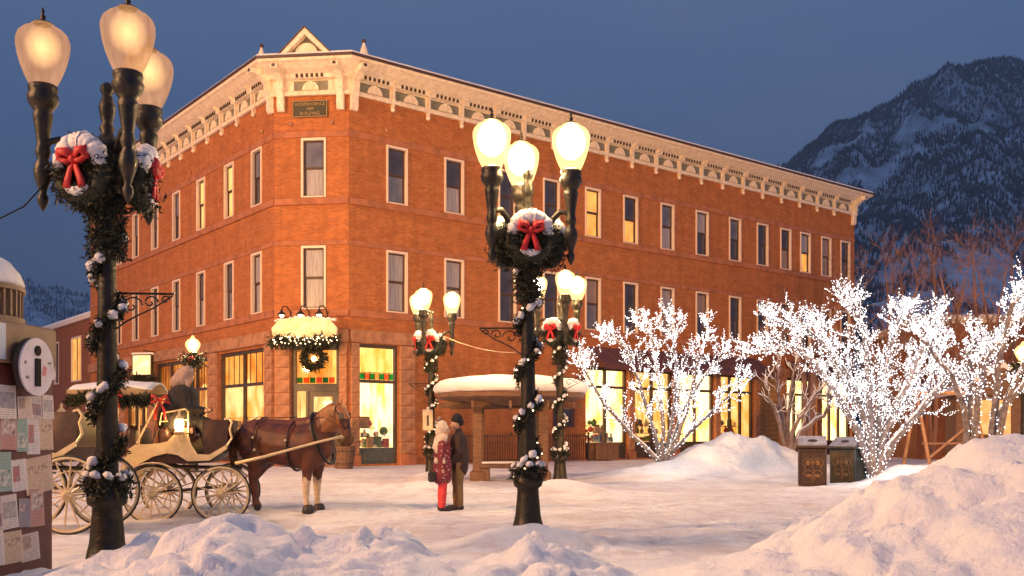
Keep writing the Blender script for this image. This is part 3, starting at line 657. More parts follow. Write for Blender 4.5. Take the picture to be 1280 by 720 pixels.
def leaves(pts, size, rr, up=0.0, n=3):
    b = MB()
    for p in pts:
        for _ in range(n):
            d = Vector((rr.gauss(0, 1), rr.gauss(0, 1), rr.gauss(up, 1))).normalized(); e = d.cross(Vector((rr.gauss(0, 1), rr.gauss(0, 1), rr.gauss(0, 1)))).normalized()
            s = size * rr.uniform(.6, 1.3); q = Vector(p) + d * s * .2
            b.add([q - e * s * .22, q + e * s * .22, q + d * s + e * s * .07, q + d * s - e * s * .07], [(0, 1, 2, 3)])
    return b
# lit sign with gooseneck lamps and garland above the entrance
A = MC @ T(pc - .05, -.75, 5.62)
sg = thing('entrance_sign', 'snow-topped cream sign with lamps and fringe above the corner door', 'sign', A)
poly = [(-1.4, -.05), (-1.45, .35), (-1.15, .68), (-.5, .80), (.5, .80), (1.15, .68), (1.45, .35), (1.4, -.05)]
MB().prism(poly, -.1, .1).box(-1.2, 1.2, .1, .6, .1, .2).build('sign_board', vary(mat('cream_sign_paint', (.82, .70, .48), .6), (.70, .54, .3), 3), sg, A)
cap = MB()
for i in range(24): 
    x = -1.3 + i * .113; cap.ball((x, 0, .70 + .12 * math.cos(x * 1.2) + rnd.uniform(-.04, .04)), rnd.uniform(.07, .13), 8, 5, (1, .9, .6))
cap.build('snow_cap', M_cap, sg, A, True)
rr = random.Random(3)
pts = [(rr.uniform(-1.5, 1.5), rr.uniform(-.2, .15), rr.uniform(-.42, .0) * (1 - .3 * abs(math.sin(i)))) for i in range(420)]
tag(leaves(pts, .2, rr, -.6).build('garland', M_needle, sg, A), kind='stuff')
b = MB()
for p in pts[::4]: b.add([(p[0] + dx, p[1] - .12 + dy, p[2] + dz) for dx, dy, dz in ((.03, 0, 0), (-.03, 0, 0), (0, .03, 0), (0, -.03, 0), (0, 0, .03), (0, 0, -.03))], [(0, 2, 4), (2, 1, 4), (1, 3, 4), (3, 0, 4), (2, 0, 5), (1, 2, 5), (3, 1, 5), (0, 3, 5)])
tag(b.build('fairy_bulbs', M_bulb, sg, A), kind='stuff')
M_sign = mat('lit_lamp_mouth', (1, .8, .5), .4, emit=(1, .74, .36), es=26)
for i, x in enumerate((-.85, -.02, .80)):
    gl = MB().tube([(x, .72, .75), (x, .6, 1.15), (x, .1, 1.32), (x, -.38, 1.26), (x, -.50, 1.10)], .025, 6).build('gooseneck', M_iron, sg, A)
    MB().lathe([(.20, 0), (.17, .06), (.06, .17), (.04, .24)], 12, T(x, -.50, .86)).build('lamp_shade', M_iron, gl, A)
    MB().ball((x, -.50, .85), .10, 8, 6, (1, 1, .7)).build('lamp_bulb', M_sign, gl, A, True)
# wreath with light over the door
A = MC @ T(1.85, -.28, 4.72)
wr = thing('door_wreath', 'large round fir wreath hanging over the corner door', 'wreath', A)
pts = []
for i in range(560):
    a = rr.random() * 6.283; q = rr.gauss(.42, .09); pts.append((q * math.cos(a), rr.gauss(0, .07), q * math.sin(a)))
tag(leaves(pts, .13, rr).build('foliage', M_needle, wr, A), kind='stuff')
MB().tube([(.42 * math.cos(R(a)), 0, .42 * math.sin(R(a))) for a in range(0, 361, 20)], .07, 8).build('wreath_ring', M_needle, wr, A)
MB().ball((0, .12, -.02), .11, 8, 6).build('wreath_light', M_sign, wr, A, True)
# glowing projecting sign down the left facade
A = ML @ T(LL - 14.2, -1.1, 5.15)
bs = thing('projecting_sign', 'glowing yellow projecting sign with snow on the left facade', 'sign', A @ RZ(R(40)))
A = A @ RZ(R(40))
MB().bbox(-.6, .6, -.12, .12, -.6, .6, .04).build('sign_frame', M_iron, bs, A)
MB().box(-.52, .52, -.14, .14, -.52, .52).build('sign_face', glow('lit_sign_face', (1, .62, .18), (1, .85, .45), 1.5, 3.5), bs, A)
MB().tube([(0, 1.2, .8), (0, .0, .8)], .03, 6).tube([(0, 1.2, -.5), (0, 0, -.6)], .03, 6).build('sign_bracket', M_iron, bs, A)
cap = MB()
for i in range(9): cap.ball((-.56 + i * .14, 0, .62), .12, 8, 5, (1, 1, .7))
cap.build('snow_cap', M_cap, bs, A, True)
pts = [(rr.uniform(-.6, .6), rr.uniform(-.25, .2), rr.uniform(-.95, -.6)) for i in range(200)]
tag(leaves(pts, .2, rr, -.3).build('greenery', M_needle, bs, A), kind='stuff')

# awning over the shops of the long side
aw = thing('shop_awning', 'dark maroon awning over the lit shops of the long facade', 'awning', MR @ T(14, 0, 4.9))
M_awn = vary(mat('maroon_canvas', (.09, .03, .035), .8), (.14, .05, .05), 3)
for a, b_ in ((14.0, 17.35), (17.45, 20.85), (20.95, 24.4), (24.6, 28.1), (31.1, 34.6), (34.9, 38.5)):
    MB().add([(a, -.05, 6.0), (b_, -.05, 6.0), (b_, -1.5, 5.0), (a, -1.5, 5.0), (b_, -1.5, 4.75), (a, -1.5, 4.75), (a, -.05, 5.9), (b_, -.05, 5.9), (b_, -1.47, 4.93), (a, -1.47, 4.93)],
             [(0, 3, 2, 1), (3, 5, 4, 2), (6, 7, 8, 9), (0, 6, 9, 3), (1, 2, 8, 7)]).build('awning_panel', M_awn, aw, MR)
# planter box, bench, rail by the first shop
def planter_box(x, M, lab):
    p = thing('window_planter', lab, 'planter', M @ T(x, -.6, 0)); A = M @ T(x, -.6, 0)
    for i in range(4): MB().bbox(-.8 + .4 * i, -.42 + .4 * i, -.3, .3, .05, .85, .02).build('board', M_wood, p, A)
    MB().box(-.85, .83, -.33, .33, .85, .92).build('rim', M_wood, p, A)
planter_box(14.8, MR, 'brown wooden planter box below the bright window beside the brick wall')
A = MR @ T(19.0, -1.8, .25)
bn = thing('shop_bench', 'small bench standing in the snow before the bright shop doors', 'bench', A)
for i in range(3): MB().bbox(-.8, .8, -.25 + .17 * i, -.1 + .17 * i, .42, .47, .01).build('slat', M_wood, bn, A)
for x in (-.65, .65):
    for y in (-.2, .18): MB().box(x - .03, x + .03, y - .03, y + .03, -.3, .42).build('leg', M_ironrail, bn, A)
# iron railing along the blank wall
rl = thing('iron_railing', 'dark iron railing standing along the blank brick wall', 'railing', MR @ T(4, -1, 0))
A = MR @ T(0, -.9, 0)
bar = MB().box(-.012, .012, -.012, .012, .05, 1.42).mesh('baluster', M_ironrail)
MB().box(4.2, 13.4, -.02, .02, 1.28, 1.32).box(4.2, 13.4, -.02, .02, .15, .19).build('rail', M_ironrail, rl, A)
for i in range(62): put('baluster', bar, rl, A @ T(4.2 + i * .15, 0, 0))
for i in range(5): MB().box(-.035, .035, -.035, .035, 0, 1.5).build('post', M_ironrail, rl, A @ T(4.2 + i * 2.3, 0, 0))
# bushes/planter tub with shrub by the door
A = T(*px(430, 583, 40.5)) @ RZ(.2)
A.translation.z = 0
tb = thing('door_planter', 'round wooden tub with a dry shrub beside the corner door', 'planter', A)
st = MB()
for k in range(18):
    a = k * 2 * math.pi / 18; a2 = a + .33
    st.add([(r_ * math.cos(t), r_ * math.sin(t), z) for r_, z in ((.36, .0), (.50, .92)) for t in (a, a2)] + [(r_ * math.cos(t) * .9, r_ * math.sin(t) * .9, z) for r_, z in ((.36, .0), (.50, .92)) for t in (a, a2)], [(0, 1, 3, 2), (2, 3, 7, 6), (4, 6, 7, 5), (0, 2, 6, 4), (1, 5, 7, 3)])
st.build('staves', M_wood, tb, A)
for z, r_ in ((.2, .395), (.7, .472)): MB().tube([(r_ * math.cos(R(a)), r_ * math.sin(R(a)), z) for a in range(0, 361, 20)], .015, 5).build('hoop', M_iron, tb, A)
tw = MB(); pts = []
for i in range(60):
    a = rr.random() * 6.28; q = rr.uniform(.1, .6); e = Vector((q * math.cos(a), q * math.sin(a), .85 + rr.uniform(.4, 1.1))); tw.tube([(q * .3 * math.cos(a), q * .3 * math.sin(a), .75), e * .75 + Vector((0, 0, .1)), e], [.014, .01, .005], 4); pts += [e * k for k in (.8, .88, .95, 1)]
tag(tw.build('twigs', M_wood, tb, A), kind='stuff')
tag(leaves(pts, .10, rr).build('leaves', vary(mat('dry_leaves', (.25, .13, .05), .8), (.12, .10, .04), 9), tb, A), kind='stuff')

# ------------------------------------------------------------------ smaller neighbouring buildings
def place_bld(name, label, L_, H, dep, M, holes_, lit, band=True):
    b_ = thing(name, label, 'building', M)
    wall(L_, holes_, -.3, H, dep, 'wall', M_brick2, b_, M, rev=.2)
    MB().box(0, .02, 0, dep, -.3, H).build('side_wall', M_brick2, b_, M); MB().box(L_ - .02, L_, 0, dep, -.3, H).build('side_wall', M_brick2, b_, M)
    MB().bbox(-.2, L_ + .2, -.25, dep + .1, H, H + .18, .03).build('roof_edge', M_corn, b_, M)
    MB().bbox(-.1, L_ + .1, -.15, dep, H + .18, H + .5, .12).build('roof_snow', M_cap, b_, M)
    for i, h in enumerate(holes_):
        w = MB().box(h[0], h[0] + .1, -.03, .1, h[2], h[3]).box(h[1] - .1, h[1], -.03, .1, h[2], h[3]).box(h[0] + .1, h[1] - .1, -.03, .1, h[3] - .12, h[3]).box(h[0] + .1, h[1] - .1, -.03, .1, h[2], h[2] + .1).build('window', M_case if name != 'low_building' else M_shop, b_, M)
        MB().box(h[0] + .1, h[1] - .1, .08, .1, h[2] + .1, h[3] - .12).build('pane', lit[i % len(lit)], w, M)
        MB().box((h[0] + h[1]) / 2 - .03, (h[0] + h[1]) / 2 + .03, .04, .08, h[2] + .1, h[3] - .12).build('mullion', M_sash, w, M)
    return b_
M_brick2 = brick_mat('dark_brick', (.30, .10, .05), (.24, .075, .035), (.25, .12, .07))
dl = Vector((-.622, .783, 0)); P2 = PL + dl * 52
place_bld('annex_building', 'low brown building with snowy roof and glowing window at the far left', 23, 9.3, 8, T(P2.x, P2.y, 0) @ RZ(math.atan2(-.783, .622)) @ T(0, .6, 0),
          [(18 - 1.2, 18 + 1.4, 5.1, 8.3), (12, 13.4, 5.1, 8.3), (8, 9.4, 5.1, 8.3), (20.5, 21.5, 1, 3.6)], [M_lit2, M_gdark, M_gdark, M_lit2])
M2 = T(22.2, 54, 0) @ RZ(R(-8))
place_bld('low_building', 'low dark red building with snowy roof behind the lit trees', 34, 7.4, 12, M2, [(2.2, 4.6, 2.0, 4.6), (6.2, 8.6, .8, 3.6), (10, 12.2, 1.0, 3.8), (13.5, 16, .8, 3.6)], [M_lit2, M_roomdim, M_roomdim, M_roomdim])
rb_ = MB()
M3 = T(19.6, 43.5, 0) @ RZ(R(-14))
k_ = thing('market_hut', 'small wooden hut with glowing orange front behind the big lit tree', 'hut', M3)
MB().box(0, 3.6, .02, 2.6, 0, 3.1).build('hut_walls', M_wood, k_, M3)
MB().box(.5, 2.2, -.03, .04, 1.4, 2.9).build('hut_opening', glow('orange_hut_glow', (.9, .26, .05), (1, .55, .2), 1.0, 1.5), k_, M3)
MB().prism([(-.3, 3.1), (3.9, 3.1), (1.8, 4.3)], -.4, 2.9).build('hut_roof', M_wood, k_, M3)
MB().prism([(-.4, 3.2), (-.3, 3.1), (1.8, 4.3), (3.9, 3.1), (4.0, 3.2), (1.8, 4.55)], -.45, 2.95).build('roof_snow', M_cap, k_, M3)
for i in range(12): MB().box(.02 + .3 * i, .28 + .3 * i, -.02, .02, 0, 1.35).build('board', M_wood, k_, M3)
# timber A-frame swing behind the big tree
A = T(15.6, 35.5, .3) @ RZ(R(15))
sw = thing('timber_frame', 'unpainted timber A-frame standing in snow behind the big lit tree', 'frame', A)
M_pine = vary(mat('pale_timber', (.46, .24, .12), .7), (.32, .16, .08), 3)
for x in (-1.2, 1.2):
    for s_ in (-1, 1): MB().tube([(x, s_ * .8, -.3), (x, 0, 2.6)], .06, 6).build('leg', M_pine, sw, A)
MB().tube([(-1.5, 0, 2.6), (1.5, 0, 2.6)], .07, 6).build('beam', M_pine, sw, A)
MB().tube([(-1.2, -.7, .3), (1.2, -.2, 1.7)], .045, 6).build('brace', M_pine, sw, A)
MB().bbox(-.8, .8, -.25, .25, .75, .82).build('seat', M_pine, sw, A)
# ------------------------------------------------------------------ street lamps
def post_height_r(z): return .105 - .012 * z
ARMR = .66
def rot_pts(pts, a): return [(x * math.cos(a) - y * math.sin(a), x * math.sin(a) + y * math.cos(a), z) for x, y, z in pts]
LM = {}
def lamp_meshes():
    prof = [(.26, 0), (.26, .06), (.225, .10), (.22, .14), (.185, .30), (.16, .60), (.155, .70), (.205, .74), (.215, .80), (.20, .86), (.16, .90), (.15, .96), (.125, 1.0)]
    for i in range(14): prof.append((.118 - .0025 * i, 1.05 + i * .235))
    prof += [(.10, 4.16), (.15, 4.2), (.16, 4.26), (.12, 4.32), (.13, 4.45), (.10, 4.6)]
    LM['post'] = MB().lathe(prof, 28, flute=.17, fr=(.12, 4.12)).mesh('post', M_iron, True)
    top = [(.10, 4.6), (.17, 4.64), (.24, 4.72), (.25, 4.78), (.17, 4.84), (.10, 4.88), (.06, 4.92), (.085, 4.98), (.055, 5.04), (.075, 5.12), (.09, 5.22), (.06, 5.32), (.05, 5.36), (.075, 5.41), (.07, 5.46), (.03, 5.5), (.005, 5.51)]
    LM['crown'] = MB().lathe(top, 16).mesh('post_crown', M_iron, True)
    col = [(.004, 4.02), (.03, 4.06), (.055, 4.12), (.06, 4.17), (.035, 4.22), (.05, 4.28), (.085, 4.38), (.10, 4.46), (.085, 4.54), (.055, 4.60), (.075, 4.65), (.08, 4.70), (.062, 4.76), (.07, 4.84), (.085, 4.95), (.10, 5.05), (.105, 5.10), (.085, 5.13), (.12, 5.18), (.155, 5.24), (.165, 5.30), (.14, 5.34), (.155, 5.38), (.15, 5.42), (.12, 5.44)]
    arm = MB().lathe(col, 14, T(ARMR, 0, 0))
    sc_ = [(.08, 0, 4.50), (.18, 0, 4.52), (.30, 0, 4.60), (.40, 0, 4.74), (.50, 0, 4.83), (.60, 0, 4.80), (ARMR, 0, 4.70)]
    arm.tube(sc_, [.055, .05, .045, .045, .045, .04, .04], 8)
    arm.tube([(.10, 0, 4.30), (.22, 0, 4.22), (.36, 0, 4.28), (.46, 0, 4.42), (.44, 0, 4.54), (.36, 0, 4.54)], [.03, .03, .028, .025, .02, .015], 6)
    LM['arm'] = arm.mesh('lamp_arm', M_iron, True)
    gp = [(r_ * 1.0, 5.42 + (z_ - 5.42) * .92) for r_, z_ in [(.13, 5.42), (.15, 5.46), (.185, 5.54), (.225, 5.66), (.255, 5.78), (.272, 5.90), (.272, 5.98), (.25, 6.05), (.205, 6.10), (.15, 6.13), (.13, 6.155), (.10, 6.18), (.05, 6.20)]]
    LM['globe'] = MB().lathe(gp, 24, T(ARMR, 0, 0)).mesh('globe', M_globe, True)
    LM['globe_frost'] = MB().lathe(gp, 24, T(ARMR, 0, 0)).mesh('globe', M_frost, True)
    fp = [(.09, 6.17), (.10, 6.19), (.05, 6.21), (.02, 6.23), (.035, 6.26), (.012, 6.29), (.02, 6.32), (.004, 6.37)]
    LM['fin'] = MB().lathe(fp, 10, T(ARMR, 0, -.062)).mesh('globe_finial', M_iron, True)
    b = MB()
    for q in (.03, .05, .07, .09, .11, .13, .15, .17, .19): b.ball((ARMR, 0, 5.86), q, 16, 12, (1, 1, 1.25))
    LM['bulb'] = b.mesh('inner_glow', M_inner, True)
    LM['hot'] = MB().ball((ARMR, 0, 5.84), .14, 14, 10, (1, 1, 1.35)).mesh('inner_bulb', M_hot, True)
    b = MB()
    for q in (.165, .19, .215): b.ball((ARMR, 0, 5.85), q, 16, 12, (1, 1, 1.22))  # nested glowing shells imitate the halo around the bulb
    LM['halo'] = b.mesh('halo_shells', M_halo, True)
    r = random.Random(11)
    # wreath, hanging outwards between the arms (faces +x)
    pts = []; sn = MB()
    for i in range(1500):
        a = r.random() * 6.283; q = r.gauss(.25, .06); pts.append((.36 + r.gauss(0, .06), q * math.cos(a), 4.40 + q * math.sin(a)))
    LM['wreath_leaf'] = leaves(pts, .055, r).mesh('foliage', M_needle)
    LM['wreath_ring'] = MB().tube([(.38, .27 * math.cos(R(a)), 4.40 + .27 * math.sin(R(a))) for a in range(0, 361, 20)], .085, 8).mesh('wreath_ring', M_needle, True)
    arc = []; ra_ = []
    for a in range(2, 179, 4):
        k = math.sin(R(a)) ** .5; arc.append((.41 + .02 * mnoise.noise(Vector((a * .11, 2, 0))), (.265 + .02 * mnoise.noise(Vector((a * .09, 0, 0)))) * math.cos(R(a)), 4.42 + .285 * math.sin(R(a)))); ra_.append(.035 + .085 * k * (1 + .35 * mnoise.noise(Vector((a * .12, 5, 0)))))
    sn.tube(arc, ra_, 10)
    arc = [(.45, .21 * math.cos(R(a)), 4.40 + .23 * math.sin(R(a))) for a in range(228, 313, 6)]; sn.tube(arc, [.012 + .045 * math.sin(R((a - 222) * 1.9)) ** .6 for a in range(228, 313, 6)], 8)
    LM['wreath_snow'] = sn.mesh('wreath_snow', M_cap, True)
    bow = MB()
    for s_ in (-1, 1):
        bow.tube([(.50, 0, 4.50), (.54, s_ * .07, 4.58), (.53, s_ * .15, 4.60), (.50, s_ * .16, 4.52), (.51, s_ * .08, 4.48), (.50, 0, 4.50)], [.02, .035, .045, .04, .035, .02], 6, flat=1.6)
        bow.tube([(.50, 0, 4.50), (.51, s_ * .04, 4.40), (.50, s_ * .085, 4.28), (.50, s_ * .10, 4.20)], [.02, .035, .045, .05], 6, flat=.5)
    bow.ball((.52, 0, 4.50), .045, 8, 6)
    LM['bow'] = bow.mesh('bow', M_red, True)
    # garland wound round the post
    pts = []; sp = []; gsn = MB(); gb = MB()
    for i in range(1500):
        t = r.random(); z = .85 + t * 3.3; a = t * 2 * math.pi * 4.2 + 2.2
        rad = .15 if (t * 9 % 1) < .75 else .11
        pts.append((rad * math.cos(a) + r.gauss(0, .028), rad * math.sin(a) + r.gauss(0, .028), z + r.gauss(0, .045)))
    for i in range(620): a = r.random() * 6.28; q = r.uniform(.10, .22); pts.append((q * math.cos(a), q * math.sin(a), r.uniform(3.5, 4.25)))
    for i in range(260): a = r.random() * 6.28; q = r.uniform(.15, .27); pts.append((q * math.cos(a), q * math.sin(a), r.uniform(.84, 1.08)))
    LM['gar'] = leaves(pts, .05, r, n=4).mesh('garland', M_needle)
    for i in range(34):
        t = i / 34; z = .95 + t * 3.1; a = t * 2 * math.pi * 4.2 + 2.2
        if mnoise.noise(Vector((i * .37, 0, 0))) > -.12:
            A_ = a + r.uniform(.25, .75); n_ = 7; gsn.tube([(.17 * math.cos(a + (A_ - a) * k / n_), .17 * math.sin(a + (A_ - a) * k / n_), z + .05 + .13 * k / n_ * (A_ - a) + r.gauss(0, .008)) for k in range(n_ + 1)], [.012 + r.uniform(.03, .055) * math.sin(math.pi * (k + .3) / (n_ + .6)) for k in range(n_ + 1)], 7)
    for k in range(9):
        a = k * .7; gsn.tube([(.20 * math.cos(a + j * .11), .20 * math.sin(a + j * .11), 1.06 + .02 * math.sin(k + j)) for j in range(6)], [.02, .05, .065, .06, .045, .015], 8, flat=.7)
    LM['gsn'] = gsn.mesh('garland_snow', M_cap, True)
    for i in range(26):
        t = i / 26; z = .9 + t * 3.2; a = t * 2 * math.pi * 4.2 + 2.2 + r.uniform(-.4, .4); c = (.215 * math.cos(a), .215 * math.sin(a), z + r.gauss(0, .03)); s_ = .016
        gb.add([(c[0] + dx * s_, c[1] + dy * s_, c[2] + dz * s_) for dx, dy, dz in ((1, 0, 0), (-1, 0, 0), (0, 1, 0), (0, -1, 0), (0, 0, 1), (0, 0, -1))], [(0, 2, 4), (2, 1, 4), (1, 3, 4), (3, 0, 4), (2, 0, 5), (1, 2, 5), (3, 1, 5), (0, 3, 5)])
    LM['gb'] = gb.mesh('fairy_bulbs', M_bulb)
    # wrought iron side bracket
    br = MB().tube([(.1, 0, 3.12), (.72, 0, 3.12)], .014, 6)
    for cx, cz, q in ((.26, 2.98, .12), (.46, 3.02, .085), (.62, 3.05, .055)):
        br.tube([(cx + q * (1 - .0022 * a) * math.cos(R(a)), 0, cz + q * (1 - .0022 * a) * math.sin(R(a))) for a in range(0, 420, 24)], .010, 5)
    br.tube([(.1, 0, 2.72), (.2, 0, 2.80), (.34, 0, 2.88), (.5, 0, 2.96), (.70, 0, 3.10)], .010, 5)
    LM['bracket'] = br.mesh('scroll_bracket', M_iron)
def frost():
    m = glow_shell('frosted_globe_glass', (1, .5, .25), .55, .5); N = m.node_tree.nodes; L = m.node_tree.links
    tc = N.new('ShaderNodeTexCoord'); n = N.new('ShaderNodeTexNoise'); n.inputs['Scale'].default_value = 12; n.inputs['Detail'].default_value = 5
    mp = N.new('ShaderNodeMapping'); mp.inputs['Scale'].default_value = (1, 1, .22); L.new(tc.outputs['Object'], mp.inputs[0]); L.new(mp.outputs[0], n.inputs['Vector'])
    r = N.new('ShaderNodeValToRGB'); r.color_ramp.elements[0].position = .35; r.color_ramp.elements[0].color = (.58, .24, .085, 1); r.color_ramp.elements[1].position = .7; r.color_ramp.elements[1].color = (.86, .42, .18, 1)
    L.new(n.outputs['Fac'], r.inputs[0]); L.new(r.outputs[0], N['Emission'].inputs[0]); return m
M_frost = frost(); M_inner = glow_shell('soft_inner_glow', (1, .58, .20), .14, 1.0)
lamp_meshes()
def street_lamp(X, Y, angs, label, bowdirs, frosted=False, z=0, spin=0, bra=0):
    A0 = T(X, Y, z) @ Matrix.Diagonal((1, 1, .968, 1))
    l = thing('street_lamp', label, 'street lamp', A0, 'three globe street lamps of the square')
    p = put('post', LM['post'], l, A0)
    put('post_crown', LM['crown'], p, A0); put('scroll_bracket', LM['bracket'], p, A0 @ RZ(R(bra)))
    for a in angs:
        A = A0 @ RZ(R(a)); ar = put('lamp_arm', LM['arm'], l, A)
        put('globe', LM['globe_frost' if frosted else 'globe'], ar, A); put('globe_finial', LM['fin'], ar, A)
        if frosted: tag(put('inner_glow', LM['bulb'], ar, A), kind='stuff')
        else: put('inner_bulb', LM['hot'], ar, A); tag(put('halo_shells', LM['halo'], ar, A), kind='stuff')
    for a in bowdirs:
        A = A0 @ RZ(R(a)); w = tag(put('wreath', LM['wreath_ring'], l, A))
        tag(put('foliage', LM['wreath_leaf'], w, A), kind='stuff'); put('bow', LM['bow'], w, A); put('wreath_snow', LM['wreath_snow'], w, A)
    A = A0 @ RZ(R(spin)); gd = tag(put('garland', LM['gar'], l, A), kind='stuff')
    tag(put('garland_snow', LM['gsn'], l, A), kind='stuff')
    if not frosted: tag(put('fairy_bulbs', LM['gb'], l, A), kind='stuff')
    return l
LY = 10.8
street_lamp((134 - 640) / F * LY, LY, (190, 70, -50), 'largest lamp post at the left edge with dimmer frosted globes', (-108, 10, 130), True, 0, 0, 5)
street_lamp((660 - 640) / F * 14.4, 14.4, (98, 218, 338), 'lamp post in the middle foreground with three blazing white globes', (-86, 34, 156), False, 0, 60, 175)
street_lamp((700 - 640) / F * 27.6, 27.6, (-80, 160, 40), 'lamp post with glowing globes standing to the right of the shelter', (-125, -30, 100), False, 0, 130, 0)
street_lamp((539 - 640) / F * 31, 31, (14, 134, 254), 'lamp post with small paper notice standing left of the shelter', (-95, 72, 194), False, 0, 200, 180)
# notice on the far lamp
A = T((535 - 640) / F * 30.8, 30.75, 0)
tag(MB().bbox(-.16, .16, -.02, .02, 1.55, 2.2, .01).build('lamp_notice', vary(mat('pale_notice', (.62, .52, .36), .6), (.45, .36, .24), 8), None, A), 'pale rectangular notice fixed to the lamp post left of the shelter', 'notice')
tag(MB().bbox(-.03, .03, -.035, -.02, 1.7, 2.02, .004).build('notice_mark', M_shop, bpy.data.objects['lamp_notice'], A))
# lamps added out of view for their light, copies of those in the square
street_lamp(-13.5, 7, (0, 120, 240), 'added lamp post out of view to the left of the kiosk', (60,), False)
street_lamp(19.5, 17.5, (90, 210, 330), 'added lamp post out of view to the right of the snow bank', (60,), False)
# single globe lamps
def single_lamp(X, Y, H, label):
    A = T(X, Y, 0); l = thing('globe_lamp', label, 'street lamp', A, 'single globe lamps')
    MB().lathe([(.22, 0), (.2, .3), (.12, .6), (.09, .8), (.06, H - .5), (.1, H - .45), (.07, H - .4), (.15, H - .28), (.12, H - .25)], 14).build('post', M_iron, l, A, True)
    MB().lathe([(.11, H - .28), (.2, H - .15), (.27, H), (.27, H + .1), (.18, H + .22), (.1, H + .26), (.03, H + .38)], 18).build('globe', M_globe, l, A, True)
    MB().ball((0, 0, H + .02), .15, 12, 9, (1, 1, 1.2)).build('inner_bulb', M_hot, l, A, True)
    pts = [(rr.gauss(0, .16), rr.gauss(0, .16), H - .55 + rr.gauss(0, .12)) for _ in range(260)]
    tag(leaves(pts, .13, rr).build('garland', M_needle, l, A), kind='stuff')
    MB().ball((0, -.2, H - .5), .14, 8, 6, (1, .5, .8)).build('bow', M_red, l, A, True)
p = px(241, 432, 37); single_lamp(p.x, 37, p.z, 'small globe lamp glowing behind the carriage driver')
p = px(1279, 441, 33); single_lamp(p.x, 33, p.z, 'small globe lamp at the right edge among snowy branches')
# cable to the left, string wire to the right
pts = [px(-60, 300, 9.5), px(-10, 278, 10), px(30, 258, 10.4), px(60, 225, 10.7), px(98, 190, 10.8)]
tag(MB().tube(pts, .009, 5).build('overhead_cable', M_tyre), 'thin dark cable running left from the largest lamp post', 'cable')
pts = [px(553, 420, 31)] + [px(553 + (665 - 553) * t, 420 + 20 * t + 8 * math.sin(t * 3.1), 31 - 16 * t * t) for t in (.2, .4, .6, .8)] + [px(648, 438, 14.5)]
tag(MB().tube(pts, .010, 4).build('string_wire', mat('pale_wire', (.6, .35, .2), .6)), 'pale wire strung between the lamp posts in front of the wall', 'cable')

# ------------------------------------------------------------------ shelter
Y0 = 30.0; cx = px(638, 0, Y0).x; A = T(cx, Y0 + .9, 0)
sh = thing('snowy_shelter', 'wooden shelter with a thick rounded snow roof in the square', 'shelter', A)
Rw = 2.35
MB().lathe([(Rw * .2, 2.30), (Rw * .55, 2.36), (Rw * .93, 2.52), (Rw * .98, 2.56), (Rw * .98, 2.70), (Rw * .9, 2.78), (.1, 3.0)], 28).build('roof', M_wood, sh, A)
b = MB(); vs = []; nn = 44; pr = [(.955, 2.70), (1.01, 2.72), (1.035, 2.82), (1.02, 2.94), (.95, 3.07), (.85, 3.14), (.6, 3.21), (.3, 3.24), (.02, 3.25)]
for q, z in pr:
    for k in range(nn):
        t_ = 2 * math.pi * k / nn; w_ = 1 + .018 * mnoise.noise(Vector((math.cos(t_) * 3, math.sin(t_) * 3, z * 3))); vs.append((Rw * q * w_ * math.cos(t_), Rw * q * w_ * math.sin(t_), z + .03 * mnoise.noise(Vector((q * math.cos(t_) * 3, q * math.sin(t_) * 3, 0)))))
b.add(vs, [(i * nn + k, i * nn + (k + 1) % nn, (i + 1) * nn + (k + 1) % nn, (i + 1) * nn + k) for i in range(len(pr) - 1) for k in range(nn)] + [tuple(range((len(pr) - 1) * nn, len(pr) * nn)), tuple(range(nn - 1, -1, -1))])
b.build('roof_snow', M_cap, sh, A, True)
for k in range(12):
    a = R(k * 30); MB().box(.2, Rw * .95, -.04, .04, 2.24, 2.42, RZ(a)).build('rafter', M_wood, sh, A)
for x, y in ((-1.0, -.75), (1.0, -.75), (-1.0, .8), (1.0, .8)):
    MB().bbox(x - .15, x + .15, y - .15, y + .15, -.05, 2.4, .03).bbox(x - .24, x + .24, y - .24, y + .24, -.05, .3, .04).build('post', M_wood, sh, A)
bn = MB().bbox(-.9, 1.0, -1.0, -.5, .40, .52, .02)
b0 = bn.build('bench_seat', M_wood, sh, A)
MB().bbox(-.88, .98, -.98, -.52, .525, .60, .03).build('bench_snow', M_cap, b0, A, True)
for x in (-.75, .85): MB().bbox(x - .12, x + .12, -.95, -.55, -.05, .4, .02).build('bench_leg', M_wood, b0, A)
MB().bbox(.25, .95, .5, .62, .7, 2.0, .02).build('notice_board', M_shop, sh, A)

